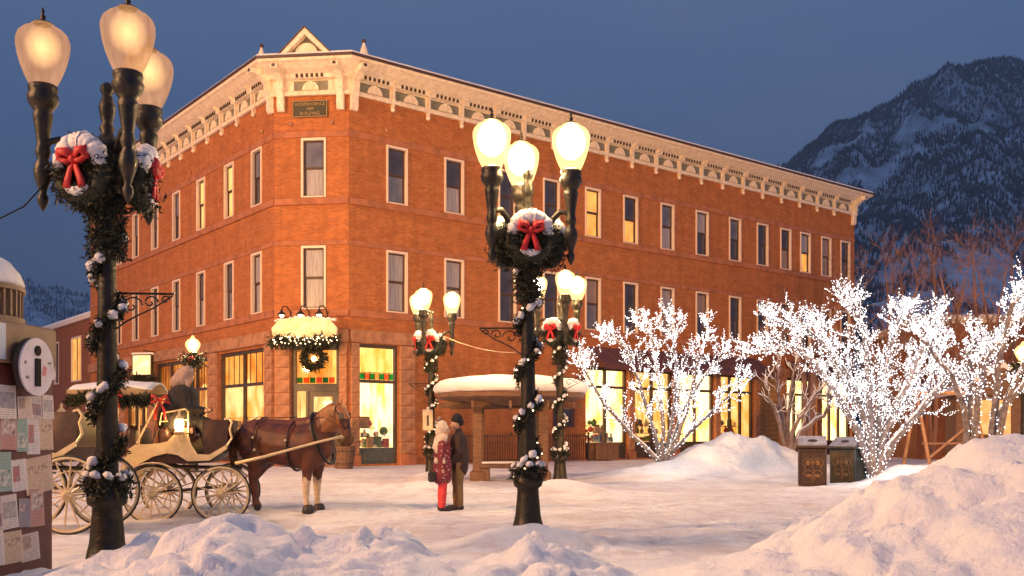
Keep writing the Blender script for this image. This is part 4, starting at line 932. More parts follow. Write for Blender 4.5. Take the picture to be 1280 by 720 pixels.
# ------------------------------------------------------------------ litter bins
def bin_(X, Y, rot, w, d, h, label, wood, sidem):
    A = T(X, Y, 0) @ RZ(rot); l = thing('litter_bin', label, 'bin', A, 'pair of ornamental bins')
    MB().bbox(-w / 2, w / 2, 0, d, -.1, h, .02).build('bin_body', sidem, l, A)
    f = MB().bbox(-w / 2 + .05, w / 2 - .05, -.03, .0, .06, h - .10, .01).build('front_panel', wood, l, A)
    o = MB()
    def curl(cx, cz, q, a0, a1, sgn=1):
        o.tube([(cx + sgn * q * math.cos(R(a)), -.035, cz + q * math.sin(R(a))) for a in np.linspace(a0, a1, 12)], .012, 5)
    for s_ in (-1, 1):
        curl(s_ * .14, h * .62, .13, -60, 200, s_); curl(s_ * .12, h * .30, .13, 0, 250, s_); curl(s_ * .05, h * .48, .16, -30, 120, s_)
        o.ball((s_ * .13, -.03, h * .62), .06, 8, 6, (1, .3, 1.4)); o.ball((s_ * .11, -.03, h * .28), .06, 8, 6, (1.4, .3, .8))
    o.tube([(-.02, -.035, .1), (.05, -.035, h * .35), (-.04, -.035, h * .6), (.02, -.035, h - .16)], .013, 5)
    o.build('leaf_ornament', M_gold, l, A)
    MB().bbox(-w / 2 - .05, w / 2 + .05, -.07, d + .05, h, h + .07, .015).build('rim', sidem, l, A)
    lid = MB().prism([(-.02, h + .07), (d, h + .07), (d, h + .09), (d * .55, h + .34), (d * .45, h + .34), (-.02, h + .10)], -w / 2, w / 2, Matrix(((0, 1, 0, 0), (1, 0, 0, 0), (0, 0, 1, 0), (0, 0, 0, 1)))).build('lid', M_lid, l, A)
    MB().ball((0, d * .2, h + .21), .12, 10, 6, (1.2, .6, .35)).build('opening', M_tyre, lid, A)
M_lid = vary(mat('frosty_lid_metal', (.30, .28, .32), .4, .2), (.2, .18, .2), 5); M_gold = mat('dull_gold_relief', (.20, .10, .045), .5, .3)
M_binw = vary(mat('red_brown_bin_panel', (.05, .020, .010), .6), (.03, .012, .008), 6); M_bino = vary(mat('olive_brown_bin_panel', (.085, .048, .015), .6), (.05, .03, .01), 6); M_bing = vary(mat('dark_grey_green_bin', (.03, .034, .032), .5), (.018, .02, .02), 6)
bin_(px(1016, 0, 27.2).x, 27.2, R(-14), .74, .75, 1.05, 'nearer ornamental bin with red-brown front panel', M_binw, M_binw)
bin_(px(1047, 0, 28.6).x, 28.2, R(-48), .80, .85, 1.02, 'farther ornamental bin with olive front and dark green side', M_bino, M_bing)
# ------------------------------------------------------------------ trees
def branch(b, segs, rr, p, d, L, r, lev, maxlev, spread=.5, upb=.15, tip=None):
    n = 5; pts = [p]; rad = [r]; q = Vector(p); dd = Vector(d).normalized()
    for i in range(n):
        dd = (dd + Vector((rr.gauss(0, .16), rr.gauss(0, .16), rr.gauss(upb * .5, .12)))).normalized()
        q = q + dd * L / n; pts.append(q.copy()); rad.append(max(.006, r * (1 - .55 * (i + 1) / n)))
    b.tube(pts, rad, 5 if lev > 1 else 7, cap=False)
    segs.append((pts, rad, lev))
    if lev >= maxlev: return
    k = rr.choice((2, 3, 3)) if lev else 3
    for i in range(k + (1 if lev < 2 else 0)):
        j = rr.choice((2, 3, 4, 5, 5)); o = pts[j]; base = (pts[j] - pts[j - 1]).normalized()
        a = Vector((rr.gauss(0, 1), rr.gauss(0, 1), rr.gauss(0, .6))); a = (a - base * a.dot(base)).normalized()
        nd = (base + a * rr.uniform(.5, 1.0) * spread * 1.6).normalized()
        branch(b, segs, rr, o, nd, L * rr.uniform(.62, .85), rad[j] * .72, lev + 1, maxlev, spread, upb)
def bulbs_on(segs, rr, step, size, minlev=0, maxr=1, dens=1.0):
    b = MB(); n = 0
    for pts, rad, lev in segs:
        if lev < minlev: continue
        for i in range(len(pts) - 1):
            a, c = pts[i], pts[i + 1]; L = (c - a).length; m = max(1, int(L / step))
            for j in range(m):
                if rr.random() > dens: continue
                t = (j + rr.random()) / m; o = a.lerp(c, t); r_ = rad[i] + .02
                v = Vector((rr.gauss(0, 1), rr.gauss(0, 1), rr.gauss(0, 1))).normalized() * r_; s_ = size * rr.uniform(.7, 1.3)
                o = o + v
                b.add([(o.x + s_, o.y, o.z), (o.x - s_, o.y, o.z), (o.x, o.y + s_, o.z), (o.x, o.y - s_, o.z), (o.x, o.y, o.z + s_), (o.x, o.y, o.z - s_)], [(0, 2, 4), (2, 1, 4), (1, 3, 4), (3, 0, 4), (2, 0, 5), (1, 2, 5), (3, 1, 5), (0, 3, 5)]); n += 1
    return b, n
def snow_on(segs, rr, maxlev=3):
    b = MB()
    for pts, rad, lev in segs:
        if lev > maxlev: continue
        q = [p + Vector((0, 0, rad[i] * .62 + .006)) for i, p in enumerate(pts)]
        b.tube(q, [max(.012, r * .78) for r in rad], 5, cap=False)
    return b
M_bark = vary(mat('grey_brown_bark', (.16, .10, .085), .85), (.24, .17, .15), 6, bump=.5, bscale=25)
M_barkpale = vary(mat('frosted_bark', (.13, .10, .095), .8), (.24, .20, .20), 9, bump=.4, bscale=25)
def tree(name, label, base, limbs, Y, seed, maxlev, bark, lit=None, snowy=True, group=None, sub=3, r0=.13, lscale=1.0, size=.022, step=.11, spread=.5, minlev=0):
    rr = random.Random(seed); t = thing(name, label, 'tree', T(*base), group); b = MB(); segs = []
    crown = MB(); csegs = []
    for pl in limbs:          # each limb: list of (px, py, dy) ; the trunk starts at the base
        pts = [Vector(base)] + [px(x, y, Y + dy) for x, y, dy in pl]
        fine = []; rad = []
        for i in range(len(pts) - 1):
            for k in range(3): fine.append(pts[i].lerp(pts[i + 1], k / 3) + Vector((rr.gauss(0, .03), rr.gauss(0, .03), rr.gauss(0, .03))) * (1 if k else 0))
        fine.append(pts[-1]); n = len(fine); rad = [r0 * (1 - .72 * i / (n - 1)) for i in range(n)]
        b.tube(fine, rad, 8, cap=False); segs.append((fine, rad, 0))
        for i in range(max(2, int(n * .30)), n):
            for _ in range(sub if i < n - 1 else sub + 2):
                base_d = (fine[i] - fine[i - 1]).normalized(); a = Vector((rr.gauss(0, 1), rr.gauss(0, 1), rr.gauss(.45, .7)))
                branch(crown, csegs, rr, fine[i], (base_d * .7 + a * .55), rr.uniform(.65, 1.15) * lscale * (1.1 - .35 * i / n), rad[i] * .34, 1, maxlev, spread, .12)
    b.build('trunk', bark, t, Matrix.Identity(4), True)
    crown.build('crown', bark, t, Matrix.Identity(4))
    al = segs + csegs
    if snowy: snow_on(segs if lit else al, rr, 3).build('branch_snow', M_cap, t, Matrix.Identity(4), True)
    if lit:
        bb, n = bulbs_on([q for q in csegs if q[2] < maxlev or rr.random() < .62], rr, step, size, minlev)
        if not minlev: b2, n = bulbs_on(segs, rr, .014 if r0 > .12 else .04, size * 1.1); bb.add(b2.v, b2.f); bb.build('fairy_lights', lit, t, Matrix.Identity(4)); bpy.data.objects[t.children[-1].name]['kind'] = 'stuff'
    return t
def tree_light(p, e, rad=.5):
    l = bpy.data.lights.new('tree_glow', 'POINT'); l.energy = e; l.color = (1, .94, .92); l.shadow_soft_size = rad
    o = bpy.data.objects.new('tree_glow', l); C.objects.link(o); o.location = p
B1 = px(828, 572, 33); B1.z -= .25
tree('lit_tree', 'smaller bare tree wrapped in white lights on the snow mound', B1,
     [[(790, 545, 0), (755, 505, -.3), (735, 470, -.5), (722, 452, -.6)], [(815, 530, .3), (800, 480, .4), (780, 430, .3), (764, 425, .2)], [(828, 520, -.3), (822, 470, -.4), (815, 420, -.3), (802, 408, -.3)],
      [(840, 525, .2), (846, 470, .5), (842, 420, .6), (838, 405, .6)], [(848, 545, -.2), (862, 500, -.4), (872, 450, -.4), (884, 418, -.4)], [(862, 540, .2), (900, 505, .3), (925, 480, .3)], [(852, 515, .5), (880, 470, .8), (905, 445, 1.0)]],
     33, 4, 3, M_barkpale, M_bulbw, sub=2, r0=.08, lscale=.52, size=.0135, step=.40, spread=.42)
B2 = px(1092, 592, 28.2); B2.z -= .3
tree('lit_tree', 'large spreading tree wrapped in dazzling white lights right of the bins', B2,
     [[(1075, 545, -.3), (1050, 500, -.4), (1020, 455, -.4), (985, 432, -.4), (945, 440, -.4)], [(1085, 530, .3), (1060, 470, .6), (1030, 430, .8), (1000, 408, .9), (968, 402, .9)], [(1088, 520, -.5), (1085, 460, -.7), (1075, 400, -.8), (1062, 382, -.8)],
      [(1100, 520, .4), (1108, 460, .9), (1118, 410, 1.0), (1130, 392, 1.0)], [(1105, 540, -.2), (1135, 480, -.4), (1155, 430, -.5), (1168, 405, -.5)], [(1115, 555, .1), (1160, 500, .3), (1195, 465, .4), (1230, 440, .5), (1258, 420, .5)], [(1112, 530, .6), (1150, 470, 1.4), (1180, 430, 1.6)], [(1080, 520, .8), (1040, 450, 1.6), (1020, 410, 1.8)]],
     28.2, 9, 3, M_barkpale, M_bulbw, sub=3, r0=.13, lscale=.54, size=.0135, step=.34, spread=.5)
tree_light(px(828, 470, 32.0), 40); tree_light(px(828, 540, 31.5), 25, .4)
tree_light(px(1050, 470, 27.0), 60); tree_light(px(1140, 460, 27.0), 60); tree_light(px(1095, 560, 26.9), 40, .4)
B3 = px(985, 562, 34); B3.z -= .3
tree('bare_tree', 'small leafless brown tree in front of the lit shop windows', B3,
     [[(975, 530, 0), (962, 500, .2), (958, 478, .2)], [(985, 520, .2), (990, 480, .3), (994, 455, .3)], [(995, 530, -.2), (1015, 500, -.2), (1032, 480, -.2)], [(1000, 540, .1), (1030, 520, .2), (1040, 495, .2), (1045, 470, .2)], [(978, 520, .3), (972, 480, .5), (975, 450, .5)]],
     34, 12, 2, M_bark, None, True, sub=1, r0=.10, lscale=.6)
B4 = px(1212, 560, 25); B4.z = .2
tree('snowy_tree', 'leafless tree with curved pale trunk and lit twigs at the right', B4,
     [[(1205, 510, 0), (1190, 470, 0), (1165, 440, .3), (1150, 420, .3)], [(1213, 500, .2), (1212, 450, .3), (1215, 425, .4)], [(1222, 500, -.2), (1240, 440, -.2), (1262, 410, -.2), (1285, 385, -.2)]],
     25, 15, 3, M_barkpale, M_bulbw, True, sub=1, r0=.10, lscale=.55, size=.014, step=.26, spread=.5)
B5 = px(1236, 556, 23.5); B5.z = .2
tree('snowy_tree', 'leafless tree with pale forked trunk at the right edge', B5,
     [[(1245, 500, 0), (1252, 440, 0), (1265, 380, 0), (1275, 372, 0)], [(1250, 515, .2), (1285, 470, .3), (1320, 440, .3)], [(1258, 500, -.2), (1300, 420, -.2), (1330, 380, 0)]],
     23.5, 18, 3, M_barkpale, M_bulbw, True, sub=1, r0=.10, lscale=.5, size=.014, step=.26, spread=.5)
M_twig = vary(mat('reddish_twigs', (.30, .15, .10), .85), (.16, .08, .06), .8)
for i, (x, Yb, hpx, lab) in enumerate(((1105, 50, 340, 'brown leafless tree against the mountain just right of the long facade'), (1165, 53, 330, 'tall brown leafless tree against the mountain behind the big lit tree'), (1215, 48, 322, 'brown leafless tree with wide crown behind the low red building'), (1262, 52, 318, 'brown leafless tree against the mountain at the right edge'), (1010, 36, 400, 'brown twiggy tree between the lit trees in front of the facade'))):
    b0 = px(x, 540, Yb); b0.z = .1
    tree('twiggy_tree', lab, b0, [[(x - 5, 470, 0), (x - 25, 410, .5), (x - 40, hpx + 20, .5)], [(x + 4, 460, .3), (x + 6, 400, .4), (x + 2, hpx, .4)], [(x + 8, 470, -.3), (x + 30, 410, -.4), (x + 42, hpx + 16, -.4)]], Yb, 30 + i, 3, M_twig, None, False, sub=2 if Yb > 40 else 1, r0=.13, lscale=1.5 if Yb > 40 else .7, spread=.6)
# ------------------------------------------------------------------ information kiosk
KA = Vector((-4.47, 9.6, 0)); kd = Vector((-.105, -.9945, 0))
MK = T(KA.x, KA.y, 0) @ RZ(math.atan2(kd.y, kd.x) + math.pi) @ T(-1.3, 0, 0)     # x runs to the right edge, -y faces the square
ks = thing('information_kiosk', 'brown information kiosk covered in posters with snowy dome and round sign', 'kiosk', MK)
M_kb = vary(mat('red_brown_kiosk_paint', (.13, .028, .02), .5), (.09, .02, .015), 4); M_kt = vary(mat('tan_kiosk_metal', (.30, .19, .11), .55), (.20, .12, .07), 4, bump=.2)
MB().bbox(0, 1.3, 0, 1.3, -.2, 2.12, .02).build('kiosk_body', M_kb, ks, MK)
MB().bbox(-.03, 1.32, -.03, 1.33, 2.12, 2.50, .02).build('kiosk_frieze', M_kt, ks, MK)
MB().box(.05, .50, -.035, -.031, 2.15, 2.47).build('pale_panel', mat('pale_blue_panel', (.50, .56, .64), .4), ks, MK)  # plain pale blue panel, no emission
MB().lathe([(.66, 2.50), (.66, 2.55), (.60, 2.56), (.60, 2.80), (.66, 2.80), (.66, 2.84)], 40, T(.65, .65, 0)).build('drum', M_kt, ks, MK)
sl = MB().box(-.012, .012, -.03, .0, 2.56, 2.80).mesh('slat', M_kt)
for k in range(44): put('slat', sl, ks, MK @ T(.65, .65, 0) @ RZ(k * 2 * math.pi / 44) @ T(0, -.61, 0))
MB().lathe([(.64, 2.84), (.655, 2.88), (.62, 2.97), (.53, 3.08), (.38, 3.16), (.2, 3.205), (.02, 3.22)], 32, T(.65, .65, 0)).build('dome_snow', M_cap, ks, MK, True)
# round information sign
SG = MK @ T(.80, -.13, 2.10) @ Matrix.Scale(.9, 4)
sd = MB().lathe([(.29, -.07), (.30, -.05), (.30, -.0)], 36, RX(R(90))).build('round_sign', M_shop, ks, SG)
M_signw = vary(mat('white_enamel', (.74, .66, .68), .4), (.62, .54, .55), 6)
MB().lathe([(.295, 0.001), (.295, .02)], 36, RX(R(90))).build('sign_face', M_signw, sd, SG)
MB().lathe([(.052, .018), (.052, .032)], 20, T(0, 0, .165) @ RX(R(90))).box(-.045, .045, -.034, -.018, -.20, .085).build('sign_letter', mat('black_print', (.012, .010, .010), .7, spec=.1), sd, SG)
MB().box(.10, .16, -.024, -.019, -.05, .05, RY(.3)).build('sticker', mat('pink_sticker', (.6, .2, .2), .6), sd, SG)
for q in ((-.2, -.15, -.13, -.1), (-.22, -.19, .02, .05), (.19, .24, .04, .06)): MB().box(q[0], q[1], -.024, -.019, q[2], q[3]).build('sticker', M_panel, sd, SG)
MB().lathe([(.05, 0), (.05, .03)], 12, MK @ T(1.2, -.03, 2.05) @ RX(R(90))).build('button_lamp', M_signw, ks, Matrix.Identity(4))
def poster_mat(i, c):
    m = mat('poster_print', c[0], .5, spec=.4); nt = m.node_tree; N = nt.nodes; L = nt.links; b = N['Principled BSDF']
    tc = N.new('ShaderNodeTexCoord'); s_ = N.new('ShaderNodeSeparateXYZ'); L.new(tc.outputs['Generated'], s_.inputs[0]); X_, Z_ = s_.outputs['X'], s_.outputs['Z']
    def math_(op, a, v, w=None):
        k = N.new('ShaderNodeMath'); k.operation = op; L.new(a, k.inputs[0])
        if hasattr(v, 'links'): L.new(v, k.inputs[1])
        else: k.inputs[1].default_value = v
        return k.outputs[0]
    def band(a, lo_, hi): return math_('MULTIPLY', math_('GREATER_THAN', a, lo_), math_('LESS_THAN', a, hi))
    lo_, hi = [(.45, .93), (.12, .55), (.30, .80), (.55, .80)][i % 4]
    img = math_('MULTIPLY', band(Z_, lo_, hi), band(X_, .08, .92 if i % 3 else .55))
    n = N.new('ShaderNodeTexNoise'); n.inputs['Scale'].default_value = 22; n.inputs['Detail'].default_value = 3; L.new(tc.outputs['Object'], n.inputs['Vector'])
    r = N.new('ShaderNodeValToRGB'); r.color_ramp.elements[0].position = .38; r.color_ramp.elements[0].color = (*c[1], 1); r.color_ramp.elements[1].position = .66; r.color_ramp.elements[1].color = (*c[2], 1); L.new(n.outputs['Fac'], r.inputs[0])
    ln = math_('GREATER_THAN', math_('FRACT', math_('MULTIPLY', Z_, 13 + i), .5), .55)
    n2 = N.new('ShaderNodeTexNoise'); n2.inputs['Scale'].default_value = 60; L.new(tc.outputs['Object'], n2.inputs['Vector'])
    ln = math_('MULTIPLY', math_('MULTIPLY', ln, band(X_, .1, .88)), math_('GREATER_THAN', n2.outputs['Fac'], .45))
    x = N.new('ShaderNodeMix'); x.data_type = 'RGBA'; L.new(math_('MULTIPLY', ln, .6), x.inputs['Factor']); x.inputs['A'].default_value = (*c[0], 1); x.inputs['B'].default_value = (*[q * .35 for q in c[0]], 1)
    y = N.new('ShaderNodeMix'); y.data_type = 'RGBA'; L.new(img, y.inputs['Factor']); L.new(x.outputs['Result'], y.inputs['A']); L.new(r.outputs[0], y.inputs['B']); L.new(y.outputs['Result'], b.inputs['Base Color']); return m
pal = [((.62, .50, .44), (.30, .20, .18), (.5, .35, .28)), ((.55, .45, .44), (.16, .14, .22), (.4, .2, .16)), ((.68, .60, .55), (.30, .28, .28), (.5, .42, .40)), ((.30, .26, .30), (.55, .40, .35), (.14, .12, .14)), ((.5, .25, .22), (.65, .55, .5), (.2, .1, .1)), ((.28, .40, .36), (.6, .55, .5), (.12, .2, .2)), ((.70, .62, .60), (.45, .10, .10), (.25, .25, .25)), ((.62, .44, .32), (.34, .20, .14), (.7, .55, .42))]
PM = [poster_mat(i, c) for i, c in enumerate(pal)]
rp = random.Random(8)
# (x0, x1, z0, z1, material): rows of papers pinned edge to edge
rows = [(1.62, 1.96, [.02, .22, .42, .68]), (1.30, 1.62, [.02, .24, .46, .70, .86, 1.05, 1.28]), (1.62, 1.86, [.70, .92, 1.10, 1.28]), (.96, 1.29, [.02, .2, .40, .62, .84, 1.28]), (.62, .94, [.02, .3, .48, .72, .90, 1.12, 1.27]), (.30, .60, [.02, .28, .50, .78, 1.06])]
n = 0
for z0, z1, xs in rows:
    for a, c in zip(xs, xs[1:]):
        if rp.random() < .06: continue
        A = MK @ T((a + c) / 2 + rp.uniform(-.008, .008), -.004 - .004 * (n % 3), (z0 + z1) / 2 + rp.uniform(-.03, .03)) @ RY(rp.gauss(0, .04)); w_, h_ = (c - a) * .97 / 2, (z1 - z0) * rp.uniform(.82, 1.10) / 2
        MB().add([(-w_, -.004, -h_), (w_, -.016, -h_), (w_, 0, h_), (-w_, 0, h_), (-w_, .003, -h_), (w_, -.003, -h_), (w_, .003, h_), (-w_, .003, h_)], [(0, 1, 2, 3), (7, 6, 5, 4), (0, 4, 5, 1), (1, 5, 6, 2), (2, 6, 7, 3), (3, 7, 4, 0)]).build('poster', PM[n % 8], ks, A); n += 1

# ------------------------------------------------------------------ horse carriages
def wheel(parent, A, r, n=14):
    """axis along y, outer side towards -y"""
    w = MB().tube([(r * math.cos(R(a)), 0, r * math.sin(R(a))) for a in range(0, 361, 10)], .026, 8, cap=False).build('wheel', M_cream, parent, A, True)
    MB().tube([((r + .022) * math.cos(R(a)), 0, (r + .022) * math.sin(R(a))) for a in range(0, 361, 10)], .020, 8, cap=False, flat=1.3).build('tyre', M_tyre, w, A, True)
    sp = MB().tube([(0, -.015, .05), (0, 0, r * .5), (0, 0, r)], [.020, .015, .012], 6).mesh('spoke', M_cream)
    for k in range(n): put('spoke', sp, w, A @ RY(k * 2 * math.pi / n + .1))
    MB().lathe([(.04, -.12), (.06, -.08), (.075, -.04), (.08, .04), (.06, .10), (.035, .12), (.03, .16), (.005, .165)], 12, RX(R(90))).build('hub', M_cream, w, A, True)
    return w
def carriage(A, label, lamp=True, wr=.52, canopy=True, flip=1):
    c = thing('horse_carriage', label, 'carriage', A, 'open horse carriages')
    # local x forward, near side -y, ground z=0
    out = [(-1.22, .76), (-1.14, 1.16), (-1.04, 1.36), (-.92, 1.44), (-.56, 1.45), (-.35, 1.50), (-.24, 1.62), (.02, 1.63), (.07, 1.44), (.18, 1.26), (.40, 1.25), (.70, 1.43), (.72, 1.36), (.40, 1.14), (.0, 1.13), (-.16, 1.24), (-.34, 1.28), (-.60, 1.22), (-.86, 1.08), (-1.02, .90), (-1.16, .62)]
    for y in (-.62, .58): MB().prism(out, y, y + .04).build('body_panel', M_cream, c, A)
    MB().prism([(-1.10, .9), (-1.05, 1.2), (-.6, 1.2), (-.3, 1.25), (.02, 1.15), (.40, 1.16), (.70, 1.38), (.70, 1.34), (.40, 1.10), (-.1, 1.08), (-.6, 1.1), (-.9, 1.0)], -.575, .575).build('floor_pan', M_seat, c, A)
    # seats: rounded burgundy leather, dashboards
    st = MB()
    for x in (-.98, -.45): st.bbox(x - .10, x + .10, -.54, .54, 1.3, 1.76, .06)
    s0 = st.build('seat_back', M_seat, c, A)
    for x in (-1.03, -.42):
        for y in (-.40, -.13, .14, .40): MB().ball((x, y, 1.6), .16, 10, 7, (.7, .95, 1.25)).build('cushion', M_seat, s0, A, True)
    MB().bbox(-.85, -.6, -.52, .52, 1.22, 1.42, .04).build('seat_cushion', M_seat, c, A)
    MB().bbox(-.30, .12, -.5, .5, 1.60, 1.78, .04).build('driver_box', M_seat, c, A)
    db = MB().prism([(.28, 1.28), (.36, 1.24), (.70, 1.40), (.74, 1.86), (.68, 1.90), (.30, 1.90)], -.56, -.53).prism([(.64, 1.38), (.70, 1.36), (.76, 1.88), (.70, 1.90)], -.53, .53).prism([(.28, 1.28), (.36, 1.24), (.70, 1.40), (.74, 1.86), (.68, 1.90), (.30, 1.90)], .53, .56).build('dashboard', M_seat, c, A)
    MB().tube([(.70, -.58, 1.40), (.80, -.58, 1.55), (.76, -.58, 1.72), (.80, -.58, 1.84), (.74, -.58, 1.93), (.66, -.58, 1.90)], .022, 6).build('dashboard_trim', M_cream, db, A)
    # rail behind the driver and grab irons
    MB().tube([(-.52, -.5, 1.8), (-.48, -.5, 2.02), (-.05, -.52, 2.10), (.0, -.52, 2.04), (.0, -.52, 1.66)], .016, 6).tube([(-.52, -.5, 1.86), (0, -.5, 1.90)], .012, 6).build('seat_rail', M_cream, c, A)
    # fenders
    for y in (-.76, .60):
        f = MB(); q = wr + .08; cxw = -.60; vs = []; ang = list(range(20, 200, 12))
        for a in ang:
            for yy in (y, y + .16): vs.append((cxw + q * math.cos(R(a)) * 1.05, yy, wr + q * math.sin(R(a))))
        f.add(vs, [(2 * i, 2 * i + 1, 2 * i + 3, 2 * i + 2) for i in range(len(ang) - 1)]); o = f.build('fender', M_cream, c, A, True); m_ = o.modifiers.new('t', 'SOLIDIFY'); m_.thickness = .025
    # undercarriage
    u = MB().tube([(-.60, -.7, wr), (-.60, .7, wr)], .03, 8).tube([(.62, -.7, wr), (.62, .7, wr)], .03, 8).tube([(-.6, 0, wr), (.62, 0, wr + .12)], .035, 6).tube([(-.7, .0, 1.02), (.9, 0, .98)], .04, 6)
    u.build('axle_frame', M_steel, c, A)
    for x in (-.60, .60):
        for y in (-.48, .48):
            s = MB().tube([(x - .34, y, .80), (x - .18, y, .93), (x, y, .97), (x + .18, y, .93), (x + .34, y, .80)], .016, 6).tube([(x - .34, y, .80), (x - .18, y, .68), (x, y, .64), (x + .18, y, .68), (x + .34, y, .80)], .016, 6)
            s.build('elliptic_spring', M_cream, c, A)
    for x in (-.60, .62):
        for y in (-.68, .68): wheel(c, A @ T(x, y, wr) @ (RZ(math.pi) if y > 0 else Matrix.Identity(4)), wr - .025)
    MB().bbox(.05, .40, -.75, -.58, .93, .96, .005).build('step', M_steel, c, A)
    # carriage lamps
    for y in (-.72, .72):
        lp = MB().bbox(-.20, -.04, y - .08, y + .08, 1.64, 1.69, .01).lathe([(.10, 0), (.02, .10), (.03, .14), (.005, .18)], 8, T(-.12, y, 1.90)).tube([(-.12, y * .86, 1.5), (-.12, y, 1.64)], .015, 5).build('carriage_lamp', M_cream, c, A)
        MB().lathe([(.05, 1.69), (.075, 1.74), (.078, 1.84), (.06, 1.90)], 12, T(-.12, y, 0)).build('lamp_glass', M_clamp, lp, A, True)
    if canopy:
        pl = [(-1.0, -.6), (-1.0, .6), (-.55, -.55), (-.55, .55)]
        for y in (-.58, .58):
            MB().tube([(-1.06, y, 1.30), (-.86, y, 1.44), (-.86, y, 2.36)], .014, 6).build('canopy_pole', M_cream, c, A); MB().tube([(-.90, y, 1.46), (-.50, y, 2.30)], .020, 6).build('canopy_strut', M_cream, c, A)
        vs = []; xs = np.linspace(-2.1, -.62, 12)
        for x in xs:
            for y in np.linspace(-.68, .68, 9): vs.append((x, y, 2.40 + .14 * (1 - (y / .68) ** 2) * 1.0 + .05 * math.cos((x + 1.2) * 2) - .03))
        b = MB().add(vs, [(i * 9 + k, i * 9 + k + 1, (i + 1) * 9 + k + 1, (i + 1) * 9 + k) for i in range(11) for k in range(8)]); o = b.build('canopy_top', M_awning2, c, A, True); m_ = o.modifiers.new('t', 'SOLIDIFY'); m_.thickness = .04
        vs = [(x * 1.0, y * .97, z + .035 + .05 * abs(mnoise.noise(Vector((x * 2, y * 2, 0))))) for x, y, z in vs]
        b = MB().add(vs, [(i * 9 + k, i * 9 + k + 1, (i + 1) * 9 + k + 1, (i + 1) * 9 + k) for i in range(11) for k in range(8)]); o = b.build('canopy_snow', M_cap, c, A, True); m_ = o.modifiers.new('t', 'SOLIDIFY'); m_.thickness = .03
        for y in (-.70, .68): MB().prism([(-2.1, 2.36), (-.62, 2.36), (-.62, 2.44), (-2.1, 2.44)], y, y + .02).build('canopy_valance', M_awning2, c, A)
        pts = []; r_ = random.Random(4)
        for i in range(700):
            x = r_.uniform(-2.1, -.62); pts.append((x, -.72 + r_.gauss(0, .04), 2.32 - .10 * abs(math.sin((x + .42) * 2.6)) + r_.gauss(0, .04)))
        tag(leaves(pts, .08, r_).build('garland', M_needle, c, A), kind='stuff')
        for x, z, s_ in ((-.45, 2.26, 1.3), (-1.22, 2.36, .9)):
            b = MB()
            for q in (-1, 1): b.tube([(x, -.78, z), (x + q * .1 * s_, -.80, z + .06 * s_), (x + q * .12 * s_, -.78, z - .04 * s_), (x, -.78, z)], [.02, .045 * s_, .045 * s_, .02], 6, flat=.6).tube([(x, -.78, z), (x + q * .06 * s_, -.78, z - .16 * s_), (x + q * .07 * s_, -.78, z - .28 * s_)], [.02, .04 * s_, .045 * s_], 6, flat=.4)
            b.build('bow', M_red, c, A, True)
    return c
M_clamp = mat('carriage_lamp_glow', (1, .8, .5), .3, emit=(1, .60, .20), es=120); M_awning2 = vary(mat('tan_canopy_canvas', (.36, .24, .14), .8), (.28, .18, .10), 4)
cp = px(233, 0, 18.15); GZ = -.17
MCA = T(cp.x, 18.15, GZ) @ RZ(R(7)) @ T(0, .68, 0)
carriage(MCA, 'cream horse carriage with red bows and glowing lamp behind the horse')
# second carriage, facing the other way, mostly behind the kiosk
cp = px(8, 0, 14.9)
MCB = T(cp.x - .1, 15.0, 0) @ RZ(R(185)) @ T(.0, -.75, 0)
def carriage_b(A):
    c = carriage(A, 'second cream carriage half hidden behind the kiosk and nearest lamp', wr=.60)
    return c
carriage_b(T(px(34, 0, 15.3).x, 15.3, -.08) @ RZ(R(0)) @ T(0, .70, 0))
# shafts lying along the horse
sf = thing('carriage_shafts', 'long cream wooden shafts running from the carriage along the horse', 'shafts', T(-5.2, 18.6, 0))
def P_(x, y, Y): return px(x, y, Y)
MB().tube([P_(296, 579, 18.25), P_(330, 571, 18.3), P_(370, 560, 18.35), P_(400, 552, 18.3), P_(428, 545, 18.2)], [.032, .029, .026, .024, .020], 8).build('shaft', M_cream, sf, Matrix.Identity(4), True)
MB().tube([P_(302, 576, 19.4), P_(340, 566, 19.45), P_(400, 552, 19.4), P_(430, 546, 19.2)], [.032, .028, .024, .020], 8).build('shaft', M_cream, sf, Matrix.Identity(4), True)
MB().tube([P_(296, 579, 18.25), P_(302, 577, 19.4)], .035, 8).build('crossbar', M_cream, sf, Matrix.Identity(4), True)

# ------------------------------------------------------------------ horse
hp = px(358, 0, 18.85); MH = T(hp.x, 18.9, 0) @ RZ(R(-15))
hs = thing('draft_horse', 'chestnut draft horse in harness and blinkers with white front stockings', 'horse', MH)
hc = []
def cap(a, ra, b_, rb): hc.append((a, ra, b_, rb))
# trunk: croup, loin, barrel, chest
cap((-.64, 0, 1.38), .38, (-.30, 0, 1.33), .38); cap((-.30, 0, 1.30), .41, (.25, 0, 1.22), .43); cap((.25, 0, 1.22), .43, (.58, 0, 1.28), .40)
cap((-.78, 0, 1.30), .28, (-.55, 0, 1.28), .32); cap((-.5, 0, 1.60), .16, (.35, 0, 1.56), .16); cap((.25, 0, 1.60), .17, (.60, 0, 1.66), .15)
cap((.70, 0, 1.20), .25, (.55, 0, 1.05), .25)
for s_ in (-.13, .13): cap((-.70, s_ * 1.2, 1.32), .30, (-.55, s_ * 1.2, 1.02), .25); cap((.62, s_, 1.35), .22, (.60, s_, 1.05), .17)
